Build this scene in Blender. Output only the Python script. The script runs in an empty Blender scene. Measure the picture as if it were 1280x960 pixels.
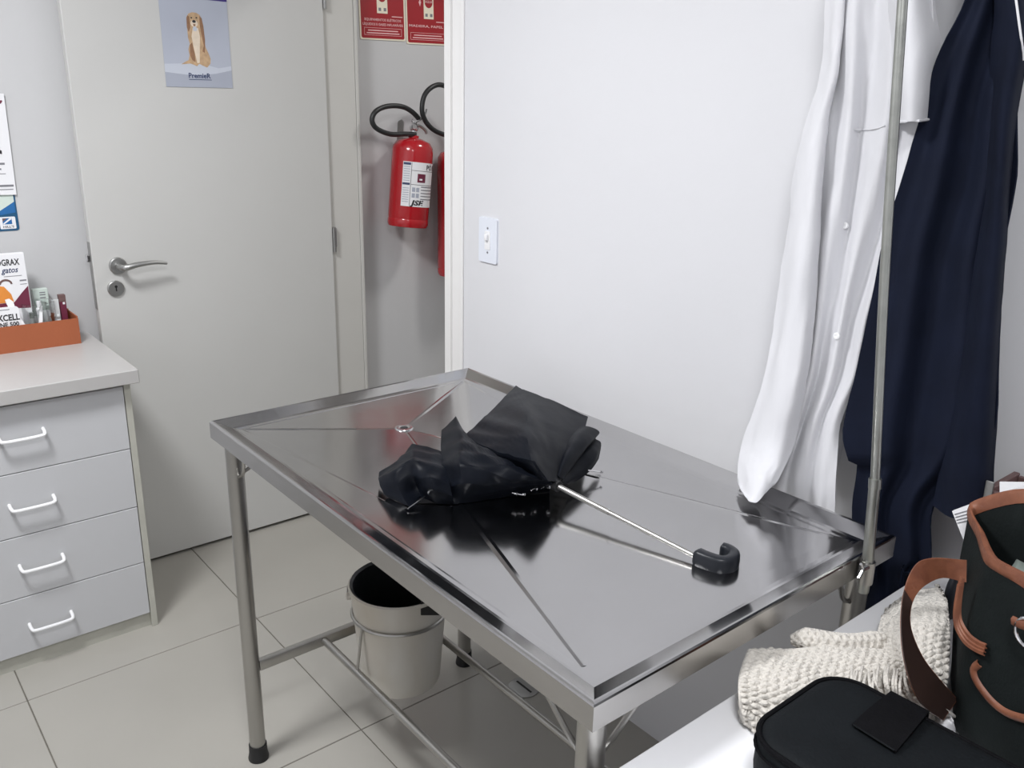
import bpy, bmesh, math, random
from mathutils import Vector, Matrix, noise
random.seed(7)
S = bpy.context.scene
COL = S.collection

# ------------------------------------------------------------------ camera
CAM_F, CAM_YAW, CAM_PITCH, CAM_ROLL, CAM_H = 1088.0, 0.69275, 0.30946, 0.02212, 1.58
CPOS = Vector((0, 0, CAM_H))
_f = Vector((math.sin(CAM_YAW)*math.cos(CAM_PITCH), math.cos(CAM_YAW)*math.cos(CAM_PITCH), -math.sin(CAM_PITCH)))
_r = Vector((math.cos(CAM_YAW), -math.sin(CAM_YAW), 0)); _u = _r.cross(_f)
RGT = _r*math.cos(CAM_ROLL) + _u*math.sin(CAM_ROLL)
UPV = -_r*math.sin(CAM_ROLL) + _u*math.cos(CAM_ROLL)
FWD = _f
cd = bpy.data.cameras.new('camera'); cam = bpy.data.objects.new('camera', cd); COL.objects.link(cam)
cd.sensor_width = 36; cd.lens = 36*CAM_F/1280; cd.clip_start = 0.02
cam.matrix_world = Matrix(((RGT.x, UPV.x, -FWD.x, 0), (RGT.y, UPV.y, -FWD.y, 0), (RGT.z, UPV.z, -FWD.z, CAM_H), (0, 0, 0, 1)))
S.camera = cam

# ------------------------------------------------------------------ world, lights, exposure
S.view_settings.view_transform = 'Standard'; S.view_settings.look = 'None'
S.view_settings.exposure = 0.0; S.view_settings.gamma = 1.0; S.view_settings.use_curve_mapping = False
w = bpy.data.worlds.new('world'); S.world = w; w.use_nodes = True
w.node_tree.nodes['Background'].inputs[0].default_value = (0.8, 0.87, 1, 1)
w.node_tree.nodes['Background'].inputs[1].default_value = 0.15
LAMPS = [  # name, location (under the ceiling fitting), half size, watts, colour
    ('room', (-0.12, 1.68, 2.60), 0.24, 48.5, (0.97, 0.98, 1.0)),
    ('desk', (0.10, -0.10, 2.60), 0.20, 28, (0.97, 0.98, 1.0)),  # added fill that brightens the desk and lifts shadows, no lamp known there
    ('hall', (2.45, 1.95, 2.60), 0.15, 13, (1.0, 0.98, 0.95))]
for n, loc, hs, wt, c in LAMPS:
    ld = bpy.data.lights.new('ceiling_light_'+n, 'AREA'); ld.shape = 'DISK'; ld.size = hs*2; ld.energy = wt; ld.color = c
    lo = bpy.data.objects.new('ceiling_light_'+n, ld); lo.location = loc; COL.objects.link(lo)

# pixel -> world
def ray(x, y): return FWD + RGT*((x-640)/CAM_F) + UPV*((480-y)/CAM_F)
def atX(x, y, X): d = ray(x, y); return CPOS + d*(X/d.x)
def atY(x, y, Y): d = ray(x, y); return CPOS + d*(Y/d.y)
def atZ(x, y, Z): d = ray(x, y); return CPOS + d*((Z-CAM_H)/d.z)
def atPlane(x, y, p, n): d = ray(x, y); return CPOS + d*((p-CPOS).dot(n)/d.dot(n))

# ------------------------------------------------------------------ materials
def mat(name, col, rough=0.5, metal=0.0, var=0.0, vscale=8, bump=0.0, bscale=40, col2=None, spec=0.5, trans=0.0, coat=0.0, stretch=(1,1,1), sheen=0.0, ior=1.5):
    m = bpy.data.materials.new(name); m.use_nodes = True; t = m.node_tree; b = t.nodes['Principled BSDF']
    b.inputs['Base Color'].default_value = (*col, 1); b.inputs['Roughness'].default_value = rough
    b.inputs['IOR'].default_value = ior; b.inputs['Metallic'].default_value = metal; b.inputs['Specular IOR Level'].default_value = spec
    b.inputs['Transmission Weight'].default_value = trans; b.inputs['Coat Weight'].default_value = coat
    b.inputs['Sheen Weight'].default_value = sheen
    tc = t.nodes.new('ShaderNodeTexCoord'); mp = t.nodes.new('ShaderNodeMapping'); mp.inputs['Scale'].default_value = stretch
    t.links.new(tc.outputs['Object'], mp.inputs[0])
    if var > 0 or col2:
        nz = t.nodes.new('ShaderNodeTexNoise'); nz.inputs['Scale'].default_value = vscale; nz.inputs['Detail'].default_value = 4
        t.links.new(mp.outputs[0], nz.inputs['Vector'])
        rp = t.nodes.new('ShaderNodeValToRGB')
        c2 = col2 or tuple(max(0, c*(1-var)) for c in col)
        rp.color_ramp.elements[0].position = 0.35; rp.color_ramp.elements[1].position = 0.65
        rp.color_ramp.elements[0].color = (*c2, 1); rp.color_ramp.elements[1].color = (*col, 1)
        t.links.new(nz.outputs['Fac'], rp.inputs[0]); t.links.new(rp.outputs[0], b.inputs['Base Color'])
    if bump > 0:
        n2 = t.nodes.new('ShaderNodeTexNoise'); n2.inputs['Scale'].default_value = bscale; n2.inputs['Detail'].default_value = 3
        t.links.new(mp.outputs[0], n2.inputs['Vector'])
        bp = t.nodes.new('ShaderNodeBump'); bp.inputs['Strength'].default_value = bump; bp.inputs['Distance'].default_value = 0.01
        t.links.new(n2.outputs['Fac'], bp.inputs['Height']); t.links.new(bp.outputs[0], b.inputs['Normal'])
    return m
def emis(name, col, k):
    m = bpy.data.materials.new(name); m.use_nodes = True; b = m.node_tree.nodes['Principled BSDF']
    b.inputs['Base Color'].default_value = (*col, 1); b.inputs['Emission Color'].default_value = (*col, 1); b.inputs['Emission Strength'].default_value = k
    return m
def srgb(r, g, b):
    f = lambda c: (c/255/12.92) if c/255 <= .04045 else ((c/255+.055)/1.055)**2.4
    return (f(r), f(g), f(b))
M = {}
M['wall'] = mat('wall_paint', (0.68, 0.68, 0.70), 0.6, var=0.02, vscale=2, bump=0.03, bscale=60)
M['hall_dimback'] = mat('hall_and_dimmed_back_paint', (0.56, 0.56, 0.565), 0.6, var=0.03, vscale=3, bump=0.03, bscale=60)
M['ceil'] = mat('ceiling_paint', (0.82, 0.82, 0.82), 0.8, var=0.02)
M['door'] = mat('door_paint', (0.55, 0.547, 0.53), 0.42, var=0.02, vscale=3, bump=0.02, bscale=30)
M['frame'] = mat('frame_paint', (0.57, 0.56, 0.53), 0.45, var=0.03, vscale=5)
M['trimw'] = mat('trim_paint', (0.80, 0.79, 0.78), 0.45, var=0.02)
M['tile'] = mat('floor_tile_glaze', srgb(164, 161, 154), 0.28, var=0.05, vscale=3, bump=0.02, bscale=4)
M['grout'] = mat('grout', srgb(112, 108, 100), 0.9, var=0.2, vscale=30)
M['steel'] = mat('polished_steel', (0.49, 0.485, 0.485), 0.14, 1.0, var=0.05, vscale=4, bump=0.07, bscale=4.5)
M['apron'] = mat('brushed_steel_edge', (0.44, 0.43, 0.42), 0.26, 1.0, var=0.06, vscale=6, stretch=(1, 1, 6))
M['tube'] = mat('brushed_steel_tube', (0.44, 0.43, 0.41), 0.3, 1.0, var=0.08, vscale=20, stretch=(1, 1, .1))
M['chrome'] = mat('chrome', (0.75, 0.75, 0.76), 0.12, 1.0, var=0.03)
M['satin'] = mat('satin_nickel', (0.42, 0.42, 0.41), 0.38, 1.0, var=0.05)
M['pole'] = mat('galvanised_pole', (0.45, 0.46, 0.43), 0.35, 1.0, var=0.15, vscale=25)
M['rubber'] = mat('black_rubber', (0.012, 0.012, 0.013), 0.55, var=0.2, vscale=30)
M['dark'] = mat('dark_gap', (0.02, 0.02, 0.02), 0.8, var=0.1)
M['lam'] = mat('white_laminate', (0.53, 0.535, 0.55), 0.38, var=0.02, vscale=4)
M['lamside'] = mat('aged_laminate_edge', (0.48, 0.475, 0.42), 0.45, var=0.12, vscale=12)
M['worktop'] = mat('worktop_laminate', (0.45, 0.44, 0.43), 0.35, var=0.03, vscale=5)
M['handle'] = mat('white_plastic', (0.82, 0.82, 0.83), 0.35, var=0.02)
M['desk'] = mat('desk_laminate', (0.86, 0.86, 0.88), 0.35, var=0.02, vscale=5)
M['orange'] = mat('orange_board', srgb(160, 88, 54), 0.6, var=0.06, vscale=10, bump=0.04, bscale=120)
M['red'] = mat('red_enamel', srgb(176, 24, 34), 0.22, var=0.05, vscale=6, coat=0.5)
M['signred'] = mat('sign_red', srgb(158, 24, 34), 0.4, var=0.04, vscale=10)
M['cream'] = mat('sign_cream', srgb(235, 226, 205), 0.5, var=0.03)
M['pink'] = mat('sign_pink', srgb(236, 190, 190), 0.5, var=0.03)
M['hose'] = mat('hose_rubber', (0.018, 0.019, 0.020), 0.45, var=0.2, vscale=60, bump=0.05, bscale=200)
M['paper'] = mat('white_paper', (0.80, 0.80, 0.82), 0.6, var=0.02)
M['paperblue'] = mat('poster_blue_grey', srgb(176, 181, 194), 0.45, var=0.06, vscale=5)
M['postershade'] = mat('poster_grey_band', srgb(166, 171, 184), 0.45, var=0.03)
M['posterlight'] = mat('poster_light', srgb(194, 199, 210), 0.45, var=0.03)
M['navyink'] = mat('navy_ink', srgb(44, 58, 96), 0.5, var=0.05)
M['purple'] = mat('purple_ink', srgb(58, 44, 120), 0.45, var=0.05)
M['ink'] = mat('black_ink', (0.02, 0.02, 0.024), 0.5, var=0.1)
M['greyink'] = mat('grey_ink', (0.22, 0.22, 0.24), 0.5, var=0.1)
M['fur'] = mat('golden_print', srgb(200, 168, 132), 0.5, var=0.25, vscale=60)
M['furd'] = mat('brown_print', srgb(150, 112, 84), 0.5, var=0.2, vscale=60)
M['furl'] = mat('pale_print', srgb(226, 210, 190), 0.5, var=0.1, vscale=60)
M['blue'] = mat('blue_ink', srgb(38, 104, 164), 0.4, var=0.06)
M['teal'] = mat('teal_ink', srgb(30, 84, 120), 0.4, var=0.06)
M['palegreen'] = mat('pale_green_ink', srgb(206, 218, 210), 0.4, var=0.03)
M['plum'] = mat('plum_ink', srgb(110, 40, 64), 0.45, var=0.08)
M['amber'] = mat('amber_ink', srgb(224, 142, 62), 0.45, var=0.06)
M['glass'] = mat('clear_glass', (0.95, 0.97, 0.97), 0.03, var=0.01, trans=1.0)
M['frost'] = mat('clear_plastic', (0.86, 0.88, 0.88), 0.2, var=0.02, trans=0.35)
M['bucket'] = mat('white_bucket_plastic', srgb(204, 201, 194), 0.4, col2=srgb(188, 180, 166), vscale=5, stretch=(1, 1, .35))
M['bag'] = mat('black_liner', (0.014, 0.016, 0.018), 0.35, var=0.2, bump=0.3, bscale=25)
M['umb'] = mat('umbrella_nylon', (0.0055, 0.0068, 0.0105), 0.40, var=0.2, vscale=30, bump=0.05, bscale=30, spec=0.5, ior=1.18)
M['umbin'] = mat('umbrella_lining', (0.006, 0.006, 0.007), 0.7, var=0.2, ior=1.2)
M['hdl'] = mat('umbrella_handle_plastic', (0.013, 0.015, 0.020), 0.36, var=0.1, spec=0.35)
M['coat'] = mat('white_cotton', (0.67, 0.67, 0.695), 0.8, var=0.02, vscale=6, bump=0.10, bscale=25, sheen=0.1)
M['navy'] = mat('navy_fabric', (0.0065, 0.0095, 0.0225), 0.8, var=0.2, vscale=12, bump=0.06, bscale=60, spec=0.15)
M['knit'] = mat('cream_wool', srgb(208, 203, 195), 0.9, var=0.08, vscale=90, bump=0.5, bscale=220, sheen=0.2)
M['canvas'] = mat('dark_canvas', (0.010, 0.013, 0.013), 0.75, var=0.25, vscale=15, bump=0.12, bscale=260, spec=0.5, ior=1.2)
M['poly'] = mat('black_polyester', (0.007, 0.0085, 0.010), 0.65, var=0.2, vscale=15, bump=0.12, bscale=260, spec=0.5, ior=1.2)
M['webb'] = mat('black_webbing', (0.005, 0.005, 0.006), 0.75, var=0.2, vscale=60, bump=0.2, bscale=300, spec=0.5, ior=1.15)
M['leather'] = mat('tan_leather', srgb(128, 79, 56), 0.5, col2=srgb(106, 62, 44), vscale=40, bump=0.1, bscale=150)
M['brown'] = mat('brown_leather_underside', srgb(48, 32, 27), 0.55, var=0.15, vscale=30)
M['wood'] = mat('brown_board', srgb(112, 86, 84), 0.5, var=0.2, vscale=10, stretch=(1, 1, 8))
M['greycloth'] = mat('grey_green_cloth', srgb(128, 138, 132), 0.8, var=0.15, vscale=30)
M['switch'] = mat('switch_plastic', (0.74, 0.77, 0.84), 0.35, var=0.02)
M['lamp'] = emis('lamp_diffuser', (1, 1, 1), 3)

# ------------------------------------------------------------------ helpers
WO = {}   # world origin of every object built here
def link(name, me, m, parent=None, smooth=True, ang=35):
    if me.polygons and smooth:
        me.polygons.foreach_set('use_smooth', [True]*len(me.polygons)); me.set_sharp_from_angle(angle=math.radians(ang))
    if m is not None: me.materials.append(M[m] if isinstance(m, str) else m)
    o = bpy.data.objects.new(name, me); COL.objects.link(o)
    xs = [v.co for v in me.vertices]
    c = Vector([(min(p[i] for p in xs)+max(p[i] for p in xs))/2 for i in range(3)])
    me.transform(Matrix.Translation(-c)); WO[o.name] = c
    if parent is not None: o.parent = parent; o.location = c - WO[parent.name]
    else: o.location = c
    return o
def obj(name, g, m, parent=None, smooth=True, ang=35):
    me = bpy.data.meshes.new(name)
    if isinstance(g, bmesh.types.BMesh):
        bmesh.ops.recalc_face_normals(g, faces=g.faces); g.to_mesh(me); g.free()
    else:
        me.from_pydata([tuple(v) for v in g[0]], [], g[1]); 
        bm = bmesh.new(); bm.from_mesh(me); bmesh.ops.recalc_face_normals(bm, faces=bm.faces); bm.to_mesh(me); bm.free()
    me.update()
    return link(name, me, m, parent, smooth, ang)
def empty(name, loc):
    o = bpy.data.objects.new(name, None); COL.objects.link(o); o.location = loc; o.empty_display_size = 0.05; WO[o.name] = Vector(loc); return o
def tag(o, label, cat, group=None, kind=None):
    o['label'] = label; o['category'] = cat
    if group: o['group'] = group
    if kind: o['kind'] = kind
    return o
def thing(name, loc, label, cat, group=None, kind=None): return tag(empty(name, loc), label, cat, group, kind)
def copy_part(o, wpos, parent):
    c = o.copy(); COL.objects.link(c); c.parent = parent; wpos = Vector(wpos); WO[c.name] = wpos
    c.location = wpos - (WO[parent.name] if parent else Vector()); return c
def BM(): return bmesh.new()
def box(bm, x0, x1, y0, y1, z0, z1, bev=0.0, seg=2):
    r = bmesh.ops.create_cube(bm, size=1, matrix=Matrix.Translation(((x0+x1)/2, (y0+y1)/2, (z0+z1)/2)) @ Matrix.Diagonal((x1-x0, y1-y0, z1-z0, 1)))
    if bev > 0:
        es = list({e for v in r['verts'] for e in v.link_edges})
        bmesh.ops.bevel(bm, geom=es, offset=bev, segments=seg, profile=0.5, affect='EDGES')
    return bm
def bx(x0, x1, y0, y1, z0, z1, bev=0.0, seg=2): return box(BM(), x0, x1, y0, y1, z0, z1, bev, seg)
def frame_of(d):
    d = d.normalized(); a = Vector((0, 0, 1)) if abs(d.z) < .9 else Vector((1, 0, 0))
    u = d.cross(a).normalized(); return u, d.cross(u).normalized()
def cr(pts, k):
    """Catmull-Rom through pts, k steps per span"""
    P = [Vector(p) for p in pts]; out = []
    for i in range(len(P)-1):
        p0 = P[i-1] if i > 0 else P[0]*2-P[1]; p1 = P[i]; p2 = P[i+1]; p3 = P[i+2] if i+2 < len(P) else P[-1]*2-P[-2]
        for j in range(k):
            t = j/k
            out.append(0.5*((2*p1)+(p2-p0)*t+(2*p0-5*p1+4*p2-p3)*t*t+(3*p1-p0-3*p2+p3)*t**3))
    out.append(P[-1]); return out
def tube(bm, pts, r, n=10, cap=True):
    """tube along pts; r number or list"""
    pts = [Vector(p) for p in pts]; rr = r if isinstance(r, (list, tuple)) else [r]*len(pts)
    rings = []; u = None
    for i, p in enumerate(pts):
        d = (pts[min(i+1, len(pts)-1)]-pts[max(i-1, 0)]).normalized()
        if u is None: u, v = frame_of(d)
        else:
            u = (u - d*u.dot(d)).normalized(); v = d.cross(u)
        rings.append([bm.verts.new(p + (u*math.cos(2*math.pi*k/n)+v*math.sin(2*math.pi*k/n))*rr[i]) for k in range(n)])
    for a, b in zip(rings, rings[1:]):
        for k in range(n): bm.faces.new((a[k], a[(k+1) % n], b[(k+1) % n], b[k]))
    if cap: bm.faces.new(rings[0][::-1]); bm.faces.new(rings[-1])
    return bm
def tb(pts, r, n=10): return tube(BM(), pts, r, n)
def lathe(bm, c, prof, n=32, axis=Vector((0, 0, 1))):
    """prof: (radius, height) list around axis through c"""
    c = Vector(c); axis = Vector(axis).normalized(); u, v = frame_of(axis); rings = []
    for r, h in prof:
        if r < 1e-6: rings.append([bm.verts.new(c+axis*h)])
        else: rings.append([bm.verts.new(c+axis*h+(u*math.cos(2*math.pi*k/n)+v*math.sin(2*math.pi*k/n))*r) for k in range(n)])
    for a, b in zip(rings, rings[1:]):
        for k in range(n):
            if len(a) == 1 and len(b) == 1: continue
            if len(a) == 1: bm.faces.new((a[0], b[k], b[(k+1) % n]))
            elif len(b) == 1: bm.faces.new((a[k], b[0], a[(k+1) % n]))
            else: bm.faces.new((a[k], a[(k+1) % n], b[(k+1) % n], b[k]))
    return bm
def lt(c, prof, n=32, axis=(0, 0, 1)): return lathe(BM(), c, prof, n, Vector(axis))
def patch(ctrl, ku, kv, fn=None):
    """smooth grid through a control grid of Vectors; fn(p, i, j, I, J) -> p"""
    rows = [cr(r, kv) for r in ctrl]
    cols = [cr([r[j] for r in rows], ku) for j in range(len(rows[0]))]
    I, J = len(cols[0]), len(cols)
    g = [[cols[j][i] for j in range(J)] for i in range(I)]
    if fn: g = [[fn(g[i][j], i, j, I, J) for j in range(J)] for i in range(I)]
    return g
def patchl(ctrl, ku, kv, fn=None):
    """straight-edged facets between the control points"""
    def lin(P, k): return [P[i].lerp(P[i+1], j/k) for i in range(len(P)-1) for j in range(k)]+[P[-1]]
    rows = [lin(r, kv) for r in ctrl]; cols = [lin([r[j] for r in rows], ku) for j in range(len(rows[0]))]
    g = [[cols[j][i] for j in range(len(cols))] for i in range(len(cols[0]))]
    for _ in range(2):
        h = [r[:] for r in g]
        for i in range(1, len(g)-1):
            for j in range(1, len(g[0])-1): h[i][j] = (g[i][j]*4+g[i-1][j]+g[i+1][j]+g[i][j-1]+g[i][j+1])/8
        g = h
    if fn: g = [[fn(g[i][j], i, j, len(g), len(g[0])) for j in range(len(g[0]))] for i in range(len(g))]
    return g
def sheet(g, thick, both=None):
    """closed thin solid from a grid of points"""
    I, J = len(g), len(g[0]); N = [[None]*J for _ in range(I)]
    for i in range(I):
        for j in range(J):
            a = g[min(i+1, I-1)][j]-g[max(i-1, 0)][j]; b = g[i][min(j+1, J-1)]-g[i][max(j-1, 0)]
            n = a.cross(b); N[i][j] = n.normalized() if n.length > 1e-12 else Vector((0, 0, 1))
    V = [g[i][j]+N[i][j]*thick/2 for i in range(I) for j in range(J)] + [g[i][j]-N[i][j]*thick/2 for i in range(I) for j in range(J)]
    F = []; o = I*J; id = lambda i, j: i*J+j
    for i in range(I-1):
        for j in range(J-1):
            q = (id(i, j), id(i, j+1), id(i+1, j+1), id(i+1, j)); F.append(q); F.append(tuple(k+o for k in q[::-1]))
    for j in range(J-1):
        F.append((id(0, j+1), id(0, j), id(0, j)+o, id(0, j+1)+o)); F.append((id(I-1, j), id(I-1, j+1), id(I-1, j+1)+o, id(I-1, j)+o))
    for i in range(I-1):
        F.append((id(i, 0), id(i+1, 0), id(i+1, 0)+o, id(i, 0)+o)); F.append((id(i+1, J-1), id(i, J-1), id(i, J-1)+o, id(i+1, J-1)+o))
    return V, F
def nz(p, s, seed=0.0): return noise.noise(Vector(p)*s+Vector((seed, seed*1.7, -seed)))
class Plane:
    """flat surface frame: origin o, right r, up u, proud along n"""
    def __init__(s, o, r, u): s.o = Vector(o); s.r = Vector(r).normalized(); s.u = Vector(u).normalized(); s.n = s.r.cross(s.u)
    def p(s, x, y, z=0): return s.o+s.r*x+s.u*y+s.n*z
def slab(pl, pts, t0, t1):
    """prism of an outline on a plane between proud heights t0..t1"""
    bm = BM(); a = [bm.verts.new(pl.p(x, y, t0)) for x, y in pts]; b = [bm.verts.new(pl.p(x, y, t1)) for x, y in pts]; n = len(pts)
    bm.faces.new(a[::-1]); bm.faces.new(b)
    for i in range(n): bm.faces.new((a[i], a[(i+1) % n], b[(i+1) % n], b[i]))
    return bm
def rect(x0, x1, y0, y1): return [(x0, y0), (x1, y0), (x1, y1), (x0, y1)]
def rrect(x0, x1, y0, y1, r, n=5):
    o = []
    for cx, cy, a0 in ((x1-r, y1-r, 0), (x0+r, y1-r, 90), (x0+r, y0+r, 180), (x1-r, y0+r, 270)):
        for k in range(n+1): a = math.radians(a0+90*k/n); o.append((cx+r*math.cos(a), cy+r*math.sin(a)))
    return o
def ell(cx, cy, rx, ry, n=20, rot=0):
    return [(cx+rx*math.cos(2*math.pi*k/n)*math.cos(rot)-ry*math.sin(2*math.pi*k/n)*math.sin(rot), cy+rx*math.cos(2*math.pi*k/n)*math.sin(rot)+ry*math.sin(2*math.pi*k/n)*math.cos(rot)) for k in range(n)]
def text(name, s, pl, x, y, size, m, parent, z=0.0006, align='LEFT', shear=0.0, width=None, wrap=None, bold=0.012):
    c = bpy.data.curves.new('txt', 'FONT'); c.body = s; c.size = size; c.align_x = align; c.shear = shear; c.resolution_u = 2; c.offset = size*bold
    t = bpy.data.objects.new('txt', c); COL.objects.link(t); bpy.context.view_layer.update()
    me = bpy.data.meshes.new_from_object(t.evaluated_get(bpy.context.evaluated_depsgraph_get()))
    bpy.data.objects.remove(t); me.name = name
    if not me.vertices: return None
    sx = 1.0
    if width:
        xs = [v.co.x for v in me.vertices]; sx = width/max(1e-6, max(xs)-min(xs))
    for v in me.vertices:
        q = (x+v.co.x*sx, y+v.co.y)
        v.co = wrap(*q) if wrap else pl.p(q[0], q[1], z)
    me.update(); return link(name, me, m, parent, smooth=False)

# ================================================================== SETTING
XW, YB, XL, YF, ZC = 1.52, 3.02, -1.35, -1.35, 2.70
T = 0.66
fl = obj('floor', bx(XL-.1, 3.45, YF-.1, YB+.1, -0.06, -0.0018), 'grout', smooth=False)
tag(fl, 'pale beige square floor tiles with thin dark joints', 'floor', kind='structure')
proto = None
ix0, iy0 = -3, -4
for ix in range(ix0, 4):
    for iy in range(iy0, 3):
        cx, cy = 0.93+T*ix+T/2, 1.713+T*iy+T/2
        if cx-T/2 > 3.3 or cy-T/2 > 3.05: continue
        if proto is None:
            proto = obj('tile', bx(cx-T/2+.0017, cx+T/2-.0017, cy-T/2+.0017, cy+T/2-.0017, -0.0075, 0, 0.001, 1), 'tile', fl, smooth=False)
        else: copy_part(proto, (cx, cy, -0.00375), fl)
ce = obj('ceiling', bx(XL-.1, 3.45, YF-.1, YB+.1, ZC, ZC+.08), 'ceil', smooth=False); tag(ce, 'plain white painted ceiling', 'ceiling', kind='structure')
YJ0, YJ1, ZD = 2.118, 2.95, 2.12   # doorway in the right wall
bm = bx(XW, XW+.14, YF, YJ0+.03, 0, ZC); box(bm, XW, XW+.14, YJ0+.03, YB, ZD+.03, ZC)
wr = obj('wall_right', bm, 'wall', smooth=False); tag(wr, 'bright white painted wall with the coats and the light switch', 'wall', kind='structure')
wb = obj('wall_back', bx(XL-.1, XW+.02, YB, YB+.1, 0, ZC), 'hall_dimback', smooth=False); tag(wb, 'white painted wall behind the drawer cabinet and the open door', 'wall', kind='structure')  # same white as the right wall, its dimmer light put into the greyer colour
wh = obj('wall_hall', bx(XW+.02, 3.35, YB, YB+.1, 0, ZC), 'hall_dimback', smooth=False); tag(wh, 'grey white hall wall carrying the fire extinguishers', 'wall', kind='structure')
bm = bx(3.3, 3.4, 0.95, YB, 0, ZC); box(bm, XW+.14, 3.3, 0.95, 1.05, 0, ZC)
we = obj('wall_hall_end', bm, 'hall_dimback', smooth=False); tag(we, 'hall end walls beyond the doorway', 'wall', kind='structure')
wl = obj('wall_left', bx(XL-.1, XL, YF, YB, 0, ZC), 'wall', smooth=False); tag(wl, 'white painted wall left of the camera', 'wall', kind='structure')
wf = obj('wall_front', bx(XL-.1, 3.4, YF-.1, YF, 0, ZC), 'wall', smooth=False); tag(wf, 'white painted wall behind the camera', 'wall', kind='structure')
# casing at the near jamb and the head
bm = bx(XW-.012, XW+.152, YJ0, YJ0+.03, 0, ZD+.03); box(bm, XW-.006, XW, YJ0-.052, YJ0, 0, ZD+.085, .002); box(bm, XW-.008, XW, YJ0-.050, YJ0-.040, 0, ZD+.085, .002)
box(bm, XW-.012, XW, YJ0, YB, ZD, ZD+.085, .003); box(bm, XW, XW+.152, YJ0+.03, YB, ZD, ZD+.03)
t1 = obj('trim_1', bm, 'trimw', smooth=False); tag(t1, 'white door casing at the edge of the bright wall', 'door casing', kind='structure')
# far jamb: boards seen beyond the hinge side of the open door
bm = bx(XW+.02, 1.676, YJ1, YB, 0, ZD); box(bm, 1.6775, 1.690, YJ1-.004, YB, 0, ZD+.05, .002); box(bm, 1.6925, 1.700, YJ1+.02, YB, 0, ZD+.05, .002)
t2 = obj('trim_2', bm, 'frame', smooth=False); tag(t2, 'beige white door jamb with a grooved edge beside the hall wall', 'door jamb', kind='structure')
obj('hinge_groove', bx(1.574, 1.5765, YJ1-.0012, YJ1+.01, 1.06, 1.13), 'greyink', t2, smooth=False)

# ---- the open door
DX0, DX1, DY0, DY1 = 0.712, 1.552, 2.934, 2.969
d1 = thing('door_1', (1.55, 2.95, 0), 'off-white interior door standing open against the back wall, dog poster on it', 'door', kind='structure')
leaf = obj('door_leaf', bx(DX0, DX1, DY0, DY1, 0.012, 2.11, 0.002, 1), 'door', d1)
for z in (1.09, 0.3, 1.93):
    h = BM(); tube(h, [(DX1+.006, DY0-.002, z-.045), (DX1+.006, DY0-.002, z+.045)], .0065, 10); box(h, DX1+.0005, DX1+.016, DY0+.004, DY0+.008, z-.045, z+.045)
    obj('hinge', h, 'satin', d1)
obj('latch_faceplate', bx(DX0-.0022, DX0+.001, DY0+.008, DY1-.005, 0.93, 1.145, .0008, 1), 'satin', d1)
obj('latch_bolt', bx(DX0-.014, DX0, DY0+.010, DY0+.026, 1.083, 1.107, .003, 1), 'chrome', d1)
hc = atY(147, 332, DY0)
hd = obj('handle_rosette', lt(hc, [(0, -.001), (.027, -.001), (.027, .007), (.024, .010), (.012, .010), (0, .010)], 28, (0, -1, 0)), 'satin', d1)
pth = cr([hc+Vector((0, -.008, 0)), hc+Vector((0, -.040, 0)), hc+Vector((.012, -.056, .001)), hc+Vector((.05, -.060, .008)), hc+Vector((.10, -.056, .009)), hc+Vector((.138, -.050, .002))], 6)
n = len(pth); lv = tube(BM(), pth, [.0095 if i < n*.35 else .0105-.0062*(i-n*.35)/(n*.65) for i in range(n)], 12)
obj('lever', lv, 'satin', hd)
kc = atY(144.5, 360.5, DY0)
kr = obj('key_rosette', lt(kc, [(0, -.001), (.026, -.001), (.026, .005), (.023, .008), (0, .008)], 28, (0, -1, 0)), 'satin', d1)
kh = lt(kc+Vector((0, 0, .007)), [(0, .0078), (.0045, .0078), (.0045, .0086), (0, .0086)], 14, (0, -1, 0)); box(kh, kc.x-.002, kc.x+.002, kc.y-.0086, kc.y-.0078, kc.z-.008, kc.z+.006)
obj('keyhole', kh, 'dark', kr, smooth=False)

# ---- dog poster on the door
pb0, pb1 = atY(208, 108.3, DY0-.001), atY(291, 110.2, DY0-.001); pt0 = atY(201, 0, DY0-.001)
W_, PW = Vector((0, -1, 0)), (pb1-pb0).length
dp = thing('dog_poster', pb0, 'blue-grey paper poster of a sitting golden dog taped to the open door', 'poster')
pl = Plane(pb0, pb1-pb0, (0, 0, 1)); Hh = 0.31
obj('sheet', slab(pl, rect(0, PW, 0, Hh), 0, .0007), 'paperblue', dp, smooth=False)
obj('header_band', slab(pl, [(0, Hh*.855), (PW, Hh*.845), (PW, Hh), (0, Hh)], .0007, .0010), 'purple', dp, smooth=False)
obj('footer_band', slab(pl, [(0, 0), (PW, 0), (PW, .055), (PW*.75, .043), (PW*.4, .036), (0, .044)], .0007, .0009), 'postershade', dp, smooth=False)
obj('floor_glow_print', slab(pl, [(0, .044), (PW*.4, .036), (PW*.75, .043), (PW, .055), (PW, .068), (PW*.8, .060), (PW*.5, .075), (PW*.2, .070), (0, .068)], .0007, .0009), 'posterlight', dp, smooth=False)
cx = PW*.52
dog = [(-.060, .062), (-.045, .072), (-.034, .078), (-.030, .095), (-.032, .115), (-.026, .135), (-.030, .155), (-.030, .180), (-.028, .205), (-.030, .225), (-.022, .238), (-.010, .243), (.004, .242), (.014, .236), (.020, .222), (.024, .200), (.021, .180), (.024, .150), (.026, .125), (.034, .105), (.040, .085), (.038, .068), (.026, .054), (.012, .060), (0, .066), (-.008, .057), (-.018, .062), (-.030, .066)]
DS = 0.86
dogpt = lambda L: [(cx+x*DS*1.12-.002, .062*(1-DS)+.006+y*DS) for x, y in L]
obj('dog_print', slab(pl, dogpt(dog), .0009, .0012), 'fur', dp, smooth=False)
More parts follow.
